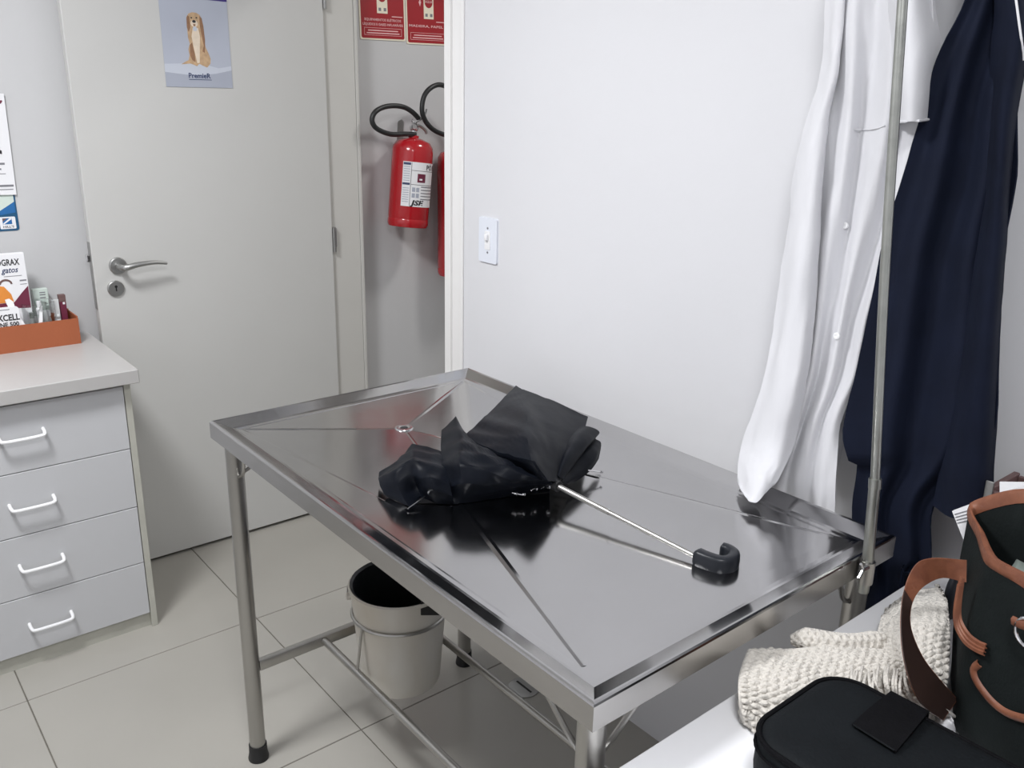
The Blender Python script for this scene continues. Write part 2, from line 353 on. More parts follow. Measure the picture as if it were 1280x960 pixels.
obj('dog_ear_print', slab(pl, dogpt([(-.030, .220), (-.026, .232), (-.020, .226), (-.020, .190), (-.026, .175), (-.031, .190)]), .0012, .0014), 'furd', dp, smooth=False)
obj('dog_ear_print', slab(pl, dogpt([(.020, .225), (.013, .232), (.012, .200), (.016, .165), (.020, .130), (.014, .110), (.022, .105), (.026, .150), (.024, .195)]), .0012, .0014), 'furd', dp, smooth=False)
obj('dog_chest_print', slab(pl, dogpt([(-.012, .190), (.006, .190), (.010, .160), (.006, .120), (.002, .070), (-.006, .068), (-.014, .120), (-.018, .160)]), .0012, .0013), 'furl', dp, smooth=False)
obj('dog_leg_shade_print', slab(pl, dogpt([(-.026, .130), (-.018, .140), (-.012, .100), (-.012, .072), (-.022, .078), (-.028, .095)]), .0012, .0013), 'furd', dp, smooth=False)
obj('dog_muzzle_print', slab(pl, dogpt(ell(-.006, .205, .012, .012)), .0012, .0014), 'furl', dp, smooth=False)
obj('dog_nose_print', slab(pl, dogpt(ell(-.006, .212, .006, .005)), .0014, .0016), 'ink', dp, smooth=False)
obj('dog_mouth_print', slab(pl, dogpt([(-.010, .203), (-.002, .203), (-.003, .196), (-.009, .196)]), .0014, .0016), 'furd', dp, smooth=False)
obj('dog_tongue_print', slab(pl, dogpt(ell(-.005, .187, .007, .008)), .0014, .0016), 'posterlight', dp, smooth=False)
obj('dog_eye_print', slab(pl, dogpt(ell(-.014, .224, .003, .0025)), .0014, .0016), 'ink', dp, smooth=False)
obj('dog_eye_print', slab(pl, dogpt(ell(.003, .225, .003, .0025)), .0014, .0016), 'ink', dp, smooth=False)
text('brand_lettering', 'PremieR', pl, PW*.335, .0285, .021, 'navyink', dp, .0012, width=PW*.33, bold=.025)
obj('subtitle_print', slab(pl, rect(PW*.34, PW*.68, .0225, .0245), .0009, .0012), 'navyink', dp, smooth=False)

# ---- posters and sticker on the back wall, cut by the picture's left edge
wp = Plane((0, YB, 0), (1, 0, 0), (0, 0, 1))
a = atY(5, 117, YB); b = atY(20, 243, YB)
hp = thing('paper_notice', (a.x-.1, YB, b.z), 'white printed paper notice fixed to the wall above a blue sticker', 'notice')
obj('sheet', slab(wp, [(b.x-.21, b.z+.004), (b.x, b.z), (b.x+.006, a.z), (b.x-.205, a.z+.01)], .006, .008), 'paper', hp, smooth=False)
obj('logo_print', slab(wp, ell(.497, 1.432, .020, .020, 18), .008, .0085), 'teal', hp, smooth=False)
obj('logo_print', slab(wp, [(.505, 1.415), (.520, 1.412), (.520, 1.422), (.510, 1.426)], .0085, .009), 'ink', hp, smooth=False)
obj('logo_print', slab(wp, ell(.531, 1.556, .012, .0045, 14, .6), .008, .0085), 'plum', hp, smooth=False)
for z, x1, hgt in ((1.381, .523, .006), (1.366, .512, .005), (1.354, .522, .002), (1.317, .538, .006), (1.308, .536, .0025)):
    obj('text_line_print', slab(wp, rect(.40, x1, z, z+hgt), .008, .0085), 'greyink', hp, smooth=False)
sp = atY(23, 286, YB)
st = thing('wall_sticker', (.48, YB, 1.19), 'blue and pale green rounded sticker with a small white emblem below the notice', 'sticker')
obj('sheet', slab(wp, rrect(.36, sp.x+.003, sp.z-.004, 1.300, .008), .0, .002), 'teal', st, smooth=False)
obj('pale_field', slab(wp, [(.364, 1.298), (.5335, 1.298), (.5335, 1.272), (.49, 1.245), (.44, 1.232), (.364, 1.23)], .002, .0024), 'palegreen', st, smooth=False)
obj('blue_wave', slab(wp, [(.364, 1.23), (.44, 1.232), (.49, 1.245), (.5335, 1.272), (.5335, 1.240), (.48, 1.232), (.43, 1.222), (.364, 1.22)], .002, .0024), 'blue', st, smooth=False)
obj('emblem_field', slab(wp, rrect(.487, .530, 1.192, 1.228, .003), .002, .0026), 'paper', st, smooth=False)
obj('emblem_square', slab(wp, rect(.495, .520, 1.206, 1.224), .0026, .003), 'blue', st, smooth=False)
obj('emblem_square', slab(wp, [(.495, 1.214), (.508, 1.224), (.495, 1.224)], .003, .0033), 'wood', st, smooth=False)
obj('emblem_slash', slab(wp, [(.495, 1.208), (.498, 1.206), (.520, 1.221), (.518, 1.224), (.515, 1.224)], .003, .0034), 'paper', st, smooth=False)
text('emblem_lettering', 'HILL’S', wp, .494, 1.1955, .009, 'ink', st, .0032, width=.029)

# ---- light switch
sa, sb = atX(600.8, 271.5, XW), atX(622.5, 328, XW)
wpl = Plane((XW, 0, 0), (0, -1, 0), (0, 0, 1))   # facing -X
sy0, sy1 = -sa.y, -sb.y; sz1 = atX(611, 272, XW).z; sz0 = atX(611, 328, XW).z; sm = (sy0+sy1)/2; szm = (sz0+sz1)/2
sw = thing('light_switch', (XW, -sm, sz0), 'white rectangular light switch on the bright wall beside the doorway', 'switch')
pb = obj('switch_plate', slab(wpl, rrect(sy0, sy1, sz0, sz1, .006), 0, .006), 'switch', sw, smooth=False)
obj('rocker_surround', slab(wpl, rrect(sm-.012, sm+.012, szm-.026, szm+.026, .003), .006, .0075), 'handle', sw, smooth=False)
obj('toggle', bx(XW-.016, XW-.007, -sm-.006, -sm+.006, szm+.0, szm+.018, .003), 'handle', sw)
for dz in (-.034, .034):
    obj('screw', lt((XW, -sm, szm+dz), [(0, .006), (.0035, .006), (.003, .0072), (0, .0072)], 14, (-1, 0, 0)), 'greyink', sw)

# ================================================================== CEILING LAMPS AND ADDED DESK FILL
for (n_, loc, hs, wt, c), lab in zip(LAMPS, ('round white ceiling lamp over the middle of the room', 'added unseen round fill lamp over the desk', 'round white ceiling lamp in the hall')):
    L = thing('ceiling_lamp', (loc[0], loc[1], ZC), lab, 'lamp', 'ceiling lamps')
    obj('lamp_base', lt((loc[0], loc[1], ZC), [(0, 0), (hs+.02, 0), (hs+.02, -.05), (hs+.004, -.06), (hs+.004, -.05), (0, -.05)], 32), 'handle', L)
    obj('diffuser', lt((loc[0], loc[1], ZC), [(0, -.052), (hs, -.052), (hs, -.062), (hs*.8, -.075), (0, -.08)], 32), 'lamp', L)

# ================================================================== STEEL TABLE
TX0, TX1, TY0, TY1, TZ = 0.6393, 1.3535, 0.6038, 1.8174, 0.9012
tcx, tcy = (TX0+TX1)/2, (TY0+TY1)/2
tbl = thing('examination_table', (tcx, tcy, 0), 'stainless steel examination table with a sloping drained top and tubular legs', 'table')
DR = Vector((1.008, 1.600, TZ-.034))
bm = BM(); ins, zi, zb = .042, TZ-.015, TZ-.043
def ringv(d, z): return [bm.verts.new(p) for p in ((TX0+d, TY0+d, z), (TX1-d, TY0+d, z), (TX1-d, TY1-d, z), (TX0+d, TY1-d, z))]
R = [ringv(.020, zb+.004), ringv(.004, zb), ringv(0, zb+.003), ringv(0, TZ-.004), ringv(.0012, TZ-.0012), ringv(.004, TZ), ringv(.008, TZ-.0012), ringv(ins-.006, zi+.002), ringv(ins, zi+.0004), ringv(ins+.008, zi-.0004)]
for a, b in zip(R, R[1:]):
    for k in range(4): bm.faces.new((a[k], a[(k+1) % 4], b[(k+1) % 4], b[k]))
bm.faces.new(R[0][::-1])
rd = .016
def segs(v0, v1, n): return [v0.lerp(v1, k/n) for k in range(n+1)]
# pan: four sheets dished to the drain, with a narrow pressed crease along each corner line
I = R[-1]; n4 = 4; hub = []; cr0 = []
cw = .007
ctr = Vector((tcx, tcy, 0))
L_, Rt = [], []
for k in range(4):
    c = I[k].co; d = (DR-c); d.z = 0; d.normalize(); sd = Vector((-d.y, d.x, 0))
    h0 = DR+(c-DR).normalized()*rd
    L_.append([bm.verts.new(c.lerp(DR, t)+sd*cw*w_+Vector((0, 0, -.0006))) for t, w_ in ((.03, .6), (.35, 1), (.7, .8))]+[bm.verts.new(h0+sd*.003)])
    Rt.append([bm.verts.new(c.lerp(DR, t)-sd*cw*w_+Vector((0, 0, -.0006))) for t, w_ in ((.03, .6), (.35, 1), (.7, .8))]+[bm.verts.new(h0-sd*.003)])
    bm.faces.new((I[k], L_[k][0], Rt[k][0]))
    mid = [bm.verts.new(c.lerp(DR, t)+Vector((0, 0, .0006))) for t in (.03, .35, .7)]+[bm.verts.new(h0)]
    bm.faces.new((L_[k][0], mid[0], Rt[k][0])) if False else None
    for j in range(3):
        bm.faces.new((L_[k][j], mid[j], mid[j+1], L_[k][j+1])); bm.faces.new((mid[j], Rt[k][j], Rt[k][j+1], mid[j+1]))
    bm.faces.new((L_[k][0], Rt[k][0], mid[0]))
    hub.append((L_[k][3], mid[3], Rt[k][3]))
for k in range(4):
    m = (k+1) % 4
    # side of crease k that faces corner m
    e = I[m].co-I[k].co
    A1 = L_[k] if (L_[k][1].co-Rt[k][1].co).dot(e) > 0 else Rt[k]
    B1 = L_[m] if (L_[m][1].co-Rt[m][1].co).dot(-e) > 0 else Rt[m]
    bm.faces.new([I[k]]+A1+B1[::-1]+[I[m]])
bmesh.ops.holes_fill(bm, edges=[e for e in bm.edges if e.is_boundary])
bmesh.ops.triangulate(bm, faces=[f for f in bm.faces if len(f.verts) > 4])
top_o = obj('tabletop', bm, 'steel', tbl, ang=1.2)
top_o.data.materials.append(M['apron'])
for f in top_o.data.polygons:
    if abs(f.normal.z) < .4 and f.center.z < .006 and max(abs(f.center.x)-.30, abs(f.center.y)-.55) > .03: f.material_index = 1
dr = obj('drain_ring', lt(DR, [(.009, -.004), (.009, .0022), (.012, .0034), (.020, .0028), (.0215, .0006), (.0215, -.004)], 28), 'chrome', tbl)
obj('drain_hole', lt(DR, [(0, -.001), (.0092, -.001), (.0092, .0018), (0, .0018)], 20), 'dark', dr)
obj('drain_spout', lt((DR.x, DR.y, TZ-.043), [(.016, .004), (.016, -.05), (.013, -.05), (.013, .004)], 18), 'tube', tbl)
LI = .036; legc = [(TX0+LI, TY1-LI), (TX1-LI, TY1-LI), (TX0+LI, TY0+LI), (TX1-LI, TY0+LI)]
lp = fp = None
for (x, y) in legc:
    if lp is None:
        lp = obj('leg', lt((x, y, 0), [(0, .03), (.0192, .03), (.0192, TZ-.0425), (0, TZ-.0425)], 24), 'tube', tbl)
        fp = obj('foot', lt((x, y, 0), [(0, 0), (.025, 0), (.0255, .004), (.0225, .018), (.022, .042), (.0194, .042), (.0194, .03), (0, .03)], 24), 'rubber', lp)
    else:
        q = copy_part(lp, (x, y, WO[lp.name].z), tbl); copy_part(fp, (x, y, WO[fp.name].z), q)
ZR = .265
for y in (TY1-LI, TY0+LI): obj('crossbar', bx(TX0+LI+.018, TX1-LI-.018, y-.009, y+.009, ZR-.014, ZR+.014, .003), 'tube', tbl)
RX = (0.868, 1.112)
for x in RX: obj('lower_rail', tb([(x, TY0+LI, ZR), (x, TY1-LI-.004, ZR)], .0095, 14), 'tube', tbl)
# small corner braces of bent rod
for (x, y) in legc:
    sx = 1 if x < tcx else -1; sy = 1 if y < tcy else -1
    zt, zl = TZ-.050, TZ-.125
    obj('brace', tb(cr([(x+sx*.018, y, zl), (x+sx*.045, y, zl+.018), (x+sx*.085, y-sy*.012, zt)], 6), .0042, 8), 'tube', tbl)
    obj('brace', tb(cr([(x, y+sy*.018, zl), (x, y+sy*.045, zl+.018), (x-sx*.012, y+sy*.085, zt)], 6), .0042, 8), 'tube', tbl)
for y in (1.70, 1.47, 1.30): obj('underside_hook', tb(cr([(TX0+.022, y, TZ-.042), (TX0+.022, y+.004, TZ-.052), (TX0+.022, y+.012, TZ-.054), (TX0+.022, y+.016, TZ-.046)], 4), .0026, 6), 'tube', tbl)
# ring that carries the bucket
BC = Vector((1.000, 1.622, 0)); ZRING = .385; BR_ = .1165
cir = [BC+Vector((math.cos(2*math.pi*k/40)*BR_, math.sin(2*math.pi*k/40)*BR_, ZRING)) for k in range(41)]
bm = tube(BM(), cir, .0048, 8)
hr = obj('bucket_ring', bm, 'tube', tbl)
for sx in (-1, 1):
    for dy in (-.015,):
        xr = RX[0] if sx < 0 else RX[1]
        xx = BC.x+sx*math.sqrt(max(0, BR_**2-dy*dy))
        obj('ring_post', tb([(xx, BC.y+dy, ZRING), (xr, BC.y+dy, ZR+.006)], .0036, 8), 'tube', tbl)

# ---- bucket
bk = thing('bucket', (BC.x, BC.y, .15), 'stained white plastic bucket with a black liner hanging in the ring under the steel table', 'bucket')
zb0, zb1 = .192, .455
rad = lambda z: .0985+(z-zb0)*(.1195-.0985)/(zb1-zb0)
obj('bucket_body', lt((BC.x, BC.y, 0), [(0, zb0+.004), (.088, zb0+.004), (.090, zb0), (.096, zb0), (.0985, zb0+.006)]+[(rad(z), z) for z in (.215, .25, .3, .35, .4, .43)]+[(rad(zb1), zb1), (rad(zb1)+.004, zb1-.002), (rad(zb1)+.005, zb1+.004), (rad(zb1)+.001, zb1+.008), (rad(zb1)-.004, zb1+.004), (rad(.4)-.004, .40), (rad(.22)-.004, .22), (.088, zb0+.008), (0, zb0+.008)], 44), 'bucket', bk)
V, F = [], []
n = 44
bm = BM(); rings = []
for r_, z_, am in ((.1335, zb1-.012, .002), (.1355, zb1+.004, .001), (.1195, zb1+.0095, .001), (.113, zb1+.004, .001), (.107, .40, .002), (.099, .30, .004), (.088, .225, .003), (.05, .212, .002)):
    rings.append([bm.verts.new((BC.x+math.cos(2*math.pi*k/n)*(r_+am*nz((k*.7, z_*20, 1), 1.0)), BC.y+math.sin(2*math.pi*k/n)*(r_+am*nz((k*.7, z_*20, 1), 1.0)), z_+(am*1.5*nz((k*.9, z_*9, 4), 1.0)))) for k in range(n)])
for a, b in zip(rings[2:], rings[3:]):
    for k in range(n): bm.faces.new((a[k], a[(k+1) % n], b[(k+1) % n], b[k]))
bm.faces.new(rings[-1]); 
for v in rings[0]+rings[1]: bm.verts.remove(v)
obj('liner', bm, 'bag', bk)
def bwall(x, y, off=.001):
    d = ray(x, y); o = CPOS
    lo = None
    for k in range(4000):
        p = o+d*(1.2+k*.0005)
        if p.z < .6 and math.hypot(p.x-BC.x, p.y-BC.y) < rad(p.z)+off: return p
    return o+d*2.2
la = math.radians(150); lugp = Vector((BC.x+math.cos(la)*rad(.43), BC.y+math.sin(la)*rad(.43), .430))
obj('handle_lug', lt(lugp, [(0, -.004), (.009, -.004), (.009, .010), (.004, .012), (0, .012)], 14, (math.cos(la), math.sin(la), 0)), 'bucket', bk)
hpts = [Vector((BC.x+math.cos(a_)*(.131 if 0 < k < 10 else .1265), BC.y+math.sin(a_)*(.131 if 0 < k < 10 else .1265), .430+.018*math.sin(math.pi*k/10))) for k, a_ in enumerate([la-math.pi*k/10 for k in range(11)])]
obj('wire_handle', tb(cr(hpts, 3), .0022, 8), 'tube', bk)
hg = [[bwall(x, y) for x in (526, 531, 537, 543, 549)] for y in (745, 752, 760, 769)]
obj('side_slot', sheet(hg, .001), 'dark', bk)
# ---- small floor drain by the wall under the table
fd = atZ(655, 860, 0)
fdt = thing('floor_drain', (fd.x, fd.y, 0), 'small round grey drain cover on the floor under the steel table', 'drain')
obj('drain_cover', lt((fd.x, fd.y, 0), [(0, .0002), (.045, .0002), (.045, .003), (.040, .0045), (0, .0045)], 28), 'satin', fdt)
obj('drain_slot', bx(fd.x-.003, fd.x+.003, fd.y-.032, fd.y+.032, .0044, .0052), 'dark', fdt)

# ---- drip pole clamped to the near right rim
q = lambda x, y: atX(x, y, 1.243)
pp = [q(1075, 738), q(1080, 703), q(1085, 598), q(1097, 330), q(1118, 0)]
pp = [Vector((1.243, TY0-.0115, p.z)) if i < 2 else Vector((1.243, p.y-.012, p.z)) for i, p in enumerate(pp)]
top = pp[4]+(pp[4]-pp[3])*.55
iv = thing('drip_pole', (1.243, TY0, TZ-.08), 'thin metal drip pole clamped upright to the near right rim of the steel table', 'pole')
obj('lower_tube', tb([pp[0], pp[1], pp[2]], .0088, 14), 'pole', iv)
obj('upper_tube', tb(cr([pp[2], pp[3], pp[4], top], 4), .0072, 14), 'pole', iv)
dirv = (pp[3]-pp[2]).normalized()
obj('joint_collar', tb([pp[2]-dirv*.012, pp[2]+dirv*.004], .0098, 14), 'pole', iv)
obj('top_hook', tb(cr([top-Vector((0, 0, .005)), top+Vector((-.03, 0, .02)), top+Vector((-.07, 0, .01)), top+Vector((-.085, 0, .03))], 5), .004, 8), 'pole', iv)
obj('clamp_sleeve', tb([Vector((1.243, TY0-.0125, TZ-.045)), Vector((1.243, TY0-.0125, TZ-.006))], .0112, 14), 'tube', iv)
wn = BM(); c0 = Vector((1.226, TY0-.016, TZ-.012))
tube(wn, [c0+Vector((.008, 0, 0)), c0+Vector((-.006, 0, 0))], .005, 8); tube(wn, [c0+Vector((-.005, 0, .002)), c0+Vector((-.014, 0, .013))], .0026, 6); tube(wn, [c0+Vector((-.005, 0, -.002)), c0+Vector((-.014, 0, -.012))], .0026, 6)
obj('wing_screw', wn, 'chrome', iv)

# ================================================================== UMBRELLA
ZP = TZ-.0245    # pan surface
um = thing('umbrella', (1.02, 1.2, ZP), 'loosely folded black umbrella with a bare metal shaft lying on the steel table', 'umbrella')
def crump(a, s, seed):
    def f(p, i, j, I_, J_):
        e = 1.0
        d = a*(nz(p, s, seed)+.5*nz(p, s*2.3, seed+3)); c = Vector((nz(p, s, seed+9), nz(p, s, seed+17), 0))*a*.35
        r = p+Vector((0, 0, d))+c
        if r.z < ZP+.003: r.z = ZP+.003+.002*abs(d)
        return r
    return f
P3 = lambda rows: [[atZ(*c) for c in r] for r in rows]
GP = atZ(692, 604, .92)
bpy.context.view_layer.update()
def pan(x, y):
    h = top_o.ray_cast(Vector((x, y, 1.2))-WO[top_o.name], Vector((0, 0, -1)))
    return (h[1]+WO[top_o.name]).z if h[0] else ZP
def radial(a, kf, seed, nzamp=.0015):
    """soft pleats running out of the gather"""
    def f(p, i, j, I_, J_):
        an = math.atan2(p.y-GP.y, p.x-GP.x); di = min(1, (p-GP).length/.10)
        r = p+Vector((0, 0, a*di*math.sin(an*kf+seed)+nzamp*nz(p, 45, seed)))
        pz = pan(r.x, r.y)+.0014
        if r.z < pz or (seed in (5, 9) and i == I_-1): r.z = pz
        return r
    return f
A_ = P3([[(645, 482, .945), (652, 486, .955), (661, 489, .963), (697, 504, .952), (735, 521, .938)],
         [(625, 503, .950), (640, 509, .966), (659, 516, .985), (694, 531, .962), (729, 545, .936)],
         [(602, 525, .952), (627, 536, .970), (659, 546, .992), (689, 556, .963), (718, 567, .930)],
         [(580, 546, .950), (614, 563, .962), (665, 577, .978), (686, 583, .948), (707, 587, .922)],
         [(594, 560, .940), (635, 583, .940), (684, 601, .937), (690, 602, .928), (698, 602, .918)]])
obj('canopy_panel', sheet(patchl(A_, 7, 7, radial(.0012, 22, 2)), .0014), 'umb', um, ang=30)
B_ = P3([[(552, 537, .925), (570, 521, .935), (583, 546, .950), (622, 569, .962), (657, 589, .950), (691, 604, .925)],
         [(551, 556, .938), (578, 548, .962), (603, 568, .968), (632, 583, .960), (660, 595, .945), (690, 605, .920)],
         [(552, 582, .935), (574, 576, .968), (604, 588, .955), (632, 597, .944), (660, 602, .930), (689, 606, .912)],
         [(556, 608, .912), (578, 606, .930), (608, 607, .928), (635, 608, .920), (662, 607, .910), (688, 607, .902)],
         [(563, 629, .879), (588, 626, .879), (614, 622, .879), (640, 618, .880), (664, 614, .881), (687, 611, .883)]])
obj('canopy_panel', sheet(patchl(B_, 7, 6, radial(.0022, 20, 5)), .0014), 'umb', um, ang=30)
C_ = P3([[(474, 590, .898), (497, 577, .918), (515, 556, .925), (535, 558, .936), (555, 565, .936)],
         [(473, 597, .902), (494, 589, .932), (516, 574, .952), (538, 578, .944), (559, 586, .936)],
         [(475, 608, .894), (495, 602, .918), (517, 594, .926), (538, 598, .940), (562, 606, .922)],
         [(480, 618, .887), (502, 617, .898), (521, 608, .900), (541, 613, .920), (565, 621, .903)],
         [(488, 623, .879), (512, 635, .879), (526, 621, .884), (546, 627, .882), (567, 629, .879)]])
obj('canopy_panel', sheet(patchl(C_, 7, 7, radial(.0022, 26, 9, .003)), .0014), 'umb', um, ang=30)
D_ = P3([[(726, 532, .945), (737, 534, .945), (749, 541, .932), (744, 549, .922), (751, 555, .915), (748, 574, .900)],
         [(712, 548, .945), (722, 550, .948), (737, 555, .935), (728, 565, .922), (744, 568, .915), (741, 584, .897)],
         [(700, 570, .935), (708, 573, .940), (720, 577, .925), (714, 584, .912), (730, 586, .905), (728, 596, .893)],
         [(694, 592, .925), (698, 596, .925), (703, 599, .915), (702, 602, .908), (708, 604, .900), (710, 606, .892)]])
obj('canopy_panel', sheet(patch(D_, 7, 6, radial(.0015, 12, 21)), .0014), 'umb', um, ang=40)
E_ = P3([[(497, 598, .893), (530, 600, .902), (566, 604, .900)], [(502, 614, .884), (527, 611, .888), (562, 618, .886)], [(513, 631, .8795), (531, 629, .8795), (562, 629, .8795)]])
obj('canopy_underside', sheet(patch(E_, 5, 5), .0014), 'umbin', um, ang=40)
# tucked inner folds under the outer panels
gx = [(0.84, 1.285, .03), (0.88, 1.265, .04), (0.93, 1.25, .05), (0.99, 1.245, .055), (1.06, 1.25, .055), (1.13, 1.27, .05), (1.17, 1.265, .04)]
bm = BM(); rings = []
for (x, y, h) in gx:
    wv = .026+.012*math.sin((x-.8)*8)
    rings.append([bm.verts.new((x+.01*nz((k, x*9, 2), .8), y+math.cos(math.pi*k/10)*wv+.012*nz((k, x*7, 5), .9), ZP+.004+(h-.012)*max(0, math.sin(math.pi*k/10))*(1+.3*nz((k, x*11, 8), 1.1)))) for k in range(11)])
for a, b in zip(rings, rings[1:]):
    for k in range(10): bm.faces.new((a[k], a[k+1], b[k+1], b[k]))
    bm.faces.new((a[0], b[0], b[10], a[10]))
bm.faces.new(rings[0]); bm.faces.new(rings[-1])
obj('inner_folds', bm, 'umbin', um)
s0 = atZ(690, 603, .917); s1 = atZ(697, 607.5, .913); s2 = atZ(872, 697, ZP+.016)
sm_ = s1.lerp(s2, .40)
sh = obj('shaft', tb([s0.lerp(s1, -4), s1, sm_], .0052, 12), 'tube', um)
obj('shaft_tube', tb([sm_, s2], .0043, 12), 'tube', sh)
obj('lock_button', lt(sm_+Vector((0, 0, .003)), [(0, 0), (.0026, 0), (.002, .0028), (0, .0032)], 10), 'chrome', sh)
obj('runner', tb([s1.lerp(s2, -.03), s1.lerp(s2, .012)], .0105, 14), 'rubber', um)
ud = (s2-s1).normalized()
for (x0, y0, z0, x1, y1, z1) in ((692, 571, .918, 715, 577, .915), (694, 585, .915, 700, 591, .912), (640, 616, .897, 655, 619, .895), (664, 613, .9, 671, 608, .9), (735, 588, .9, 752, 590, .893), (676, 611, .895, 684, 606, .9), (510, 636, .885, 531, 621, .893)):
    obj('rib', tb([atZ(x0, y0, z0), atZ(x1, y1, z1)], .0015, 7), 'chrome', um)
for (x, y, z) in ((716, 577.5, .915), (645, 617, .897), (655, 618, .896), (693, 588, .917), (697, 593, .914), (752, 590, .893), (670, 611, .9), (686, 609, .903)):
    obj('rib_tip', lt(atZ(x, y, z), [(0, -.0035), (.003, -.002), (.003, .002), (0, .0035)], 8, (.3, -1, .2)), 'chrome', um)
# curved flat handle: a J lying on its side
hp_ = [s2-ud*.004, s2+ud*.018, s2+ud*.040+Vector((.006, 0, 0)), s2+ud*.052+Vector((.022, .006, 0)), s2+ud*.048+Vector((.040, .010, 0)), s2+ud*.030+Vector((.047, .008, 0)), s2+ud*.016+Vector((.045, .006, 0))]
pts = cr(hp_, 5); g = []; n = len(pts)
bm = BM(); rings = []
for i, p in enumerate(pts):
    d = (pts[min(i+1, n-1)]-pts[max(i-1, 0)]); d.z = 0; d.normalize(); sd = Vector((-d.y, d.x, 0)); t = i/(n-1)
    wv = .0115*(1-.25*t); hh = .0155
    cz = ZP+hh+.001
    sec = [(math.copysign(abs(math.cos(a))**.55, math.cos(a))*wv, math.copysign(abs(math.sin(a))**.55, math.sin(a))*hh) for a in [2*math.pi*k/16 for k in range(16)]]
    e = .75 if i in (0, n-1) else 1
    rings.append([bm.verts.new(Vector((p.x, p.y, cz))+sd*sx*e+Vector((0, 0, sz*e))) for sx, sz in sec])
for a, b in zip(rings, rings[1:]):
    for k in range(16): bm.faces.new((a[k], a[(k+1) % 16], b[(k+1) % 16], b[k]))
bm.faces.new(rings[0]); bm.faces.new(rings[-1])
obj('handle', bm, 'hdl', um, ang=50)

# ================================================================== DRAWER CABINET AND WORKTOP
CX0, CX1, CY0, CY1, CZ = 0.085, 0.672, 2.528, YB-.002, .805
cb = thing('drawer_cabinet', ((CX0+CX1)/2, (CY0+CY1)/2, 0), 'white laminate cabinet with four handled drawers standing by the open door', 'cabinet')
obj('side_panel', bx(CX1-.018, CX1, CY0, CY1, 0, CZ, .001, 1), 'lamside', cb)
obj('side_panel', bx(CX0, CX0+.018, CY0, CY1, 0, CZ, .001, 1), 'lamside', cb)
obj('carcass', bx(CX0+.0185, CX1-.0185, CY0+.022, CY1, .045, CZ-.002), 'lam', cb, smooth=False)
obj('plinth', bx(CX0+.0185, CX1-.0185, CY0+.012, CY0+.0215, 0.0, .048), 'lamside', cb, smooth=False)
zs = [.050, .227, .4135, .600, .793]
for k in range(4):
    z0, z1 = zs[k]+.0012, zs[k+1]-.0012
    d = obj('drawer', bx(CX0+.0195, CX1-.0205, CY0-.001, CY0+.018, z0, z1, .0012, 1), 'lam', cb)
    hz = (.127, .315, .500, .700)[k]+.003; hx = .3795
    pts = cr([(hx-.055, CY0+.002, hz+.010), (hx-.054, CY0-.022, hz+.004), (hx-.046, CY0-.030, hz), (hx, CY0-.031, hz-.001), (hx+.046, CY0-.030, hz), (hx+.054, CY0-.022, hz+.004), (hx+.055, CY0+.002, hz+.010)], 5)
    obj('drawer_handle', tb(pts, .0048, 10), 'handle', d)
wt_ = obj('worktop', bx(CX0-.3, .690, CY0-.036, YB-.002, CZ, .845, .002, 1), 'worktop')
tag(wt_, 'off-white laminate worktop over the drawer cabinet', 'worktop')

# ---- orange tray and what stands in it
ZW = .845
ta, tb_ = atZ(100.5, 428, ZW), atZ(0, 446, ZW)
TRX1, TRY0, TRY1, TRX0, TRH = ta.x, ta.y-.012, YB-.03, .22, .086
tr = thing('orange_tray', ((TRX0+TRX1)/2, (TRY0+TRY1)/2, ZW), 'open orange cardboard tray on the worktop holding medicine samples', 'tray')
obj('front_wall', bx(TRX0, TRX1, TRY0, TRY0+.004, ZW, ZW+TRH-.006), 'orange', tr, smooth=False)
obj('back_wall', bx(TRX0, TRX1, TRY1-.004, TRY1, ZW, ZW+TRH+.004), 'orange', tr, smooth=False)
obj('end_wall', bx(TRX1-.004, TRX1, TRY0+.0042, TRY1-.0042, ZW, ZW+TRH), 'orange', tr, smooth=False)
obj('end_wall', bx(TRX0, TRX0+.004, TRY0+.0042, TRY1-.0042, ZW, ZW+TRH), 'orange', tr, smooth=False)
obj('bottom', bx(TRX0+.0042, TRX1-.0042, TRY0+.0042, TRY1-.0042, ZW+.0002, ZW+.003), 'orange', tr, smooth=False)
zt = ZW+.0032
# product leaflet box
OY = TRY0+.050
oa, ob_ = atY(0, 318, OY), atY(30, 318, OY)
mc = thing('medicine_carton', (.45, OY+.012, zt), 'tall white lettered carton with an orange print standing in the orange tray', 'carton')
obj('carton_body', bx(.36, ob_.x, OY, OY+.020, zt, oa.z, .001, 1), 'paper', mc)
op = Plane((0, OY, 0), (1, 0, 0), (0, 0, 1))
xr = ob_.x
t_ = text('brand_lettering', 'OGRAX', op, xr-.078, oa.z-.034, .026, 'ink', mc, .0008, width=.062, bold=.02)
text('script_lettering', 'gatos', op, xr-.066, oa.z-.056, .024, 'navyink', mc, .0008, shear=.3, width=.045)
obj('rule_print', slab(op, rect(xr-.062, xr-.014, oa.z-.0675, oa.z-.066), 0, .0007), 'greyink', mc, smooth=False)
obj('text_block_print', slab(op, rect(xr-.022, xr-.004, oa.z-.084, oa.z-.080), 0, .0007), 'greyink', mc, smooth=False)
obj('text_block_print', slab(op, rect(xr-.022, xr-.004, oa.z-.094, oa.z-.0925), 0, .0007), 'greyink', mc, smooth=False)
obj('cat_print', slab(op, [(xr-.10, oa.z-.088), (xr-.066, oa.z-.096), (xr-.050, oa.z-.120), (xr-.045, oa.z-.145), (xr-.10, oa.z-.145)], 0, .0007), 'amber', mc, smooth=False)
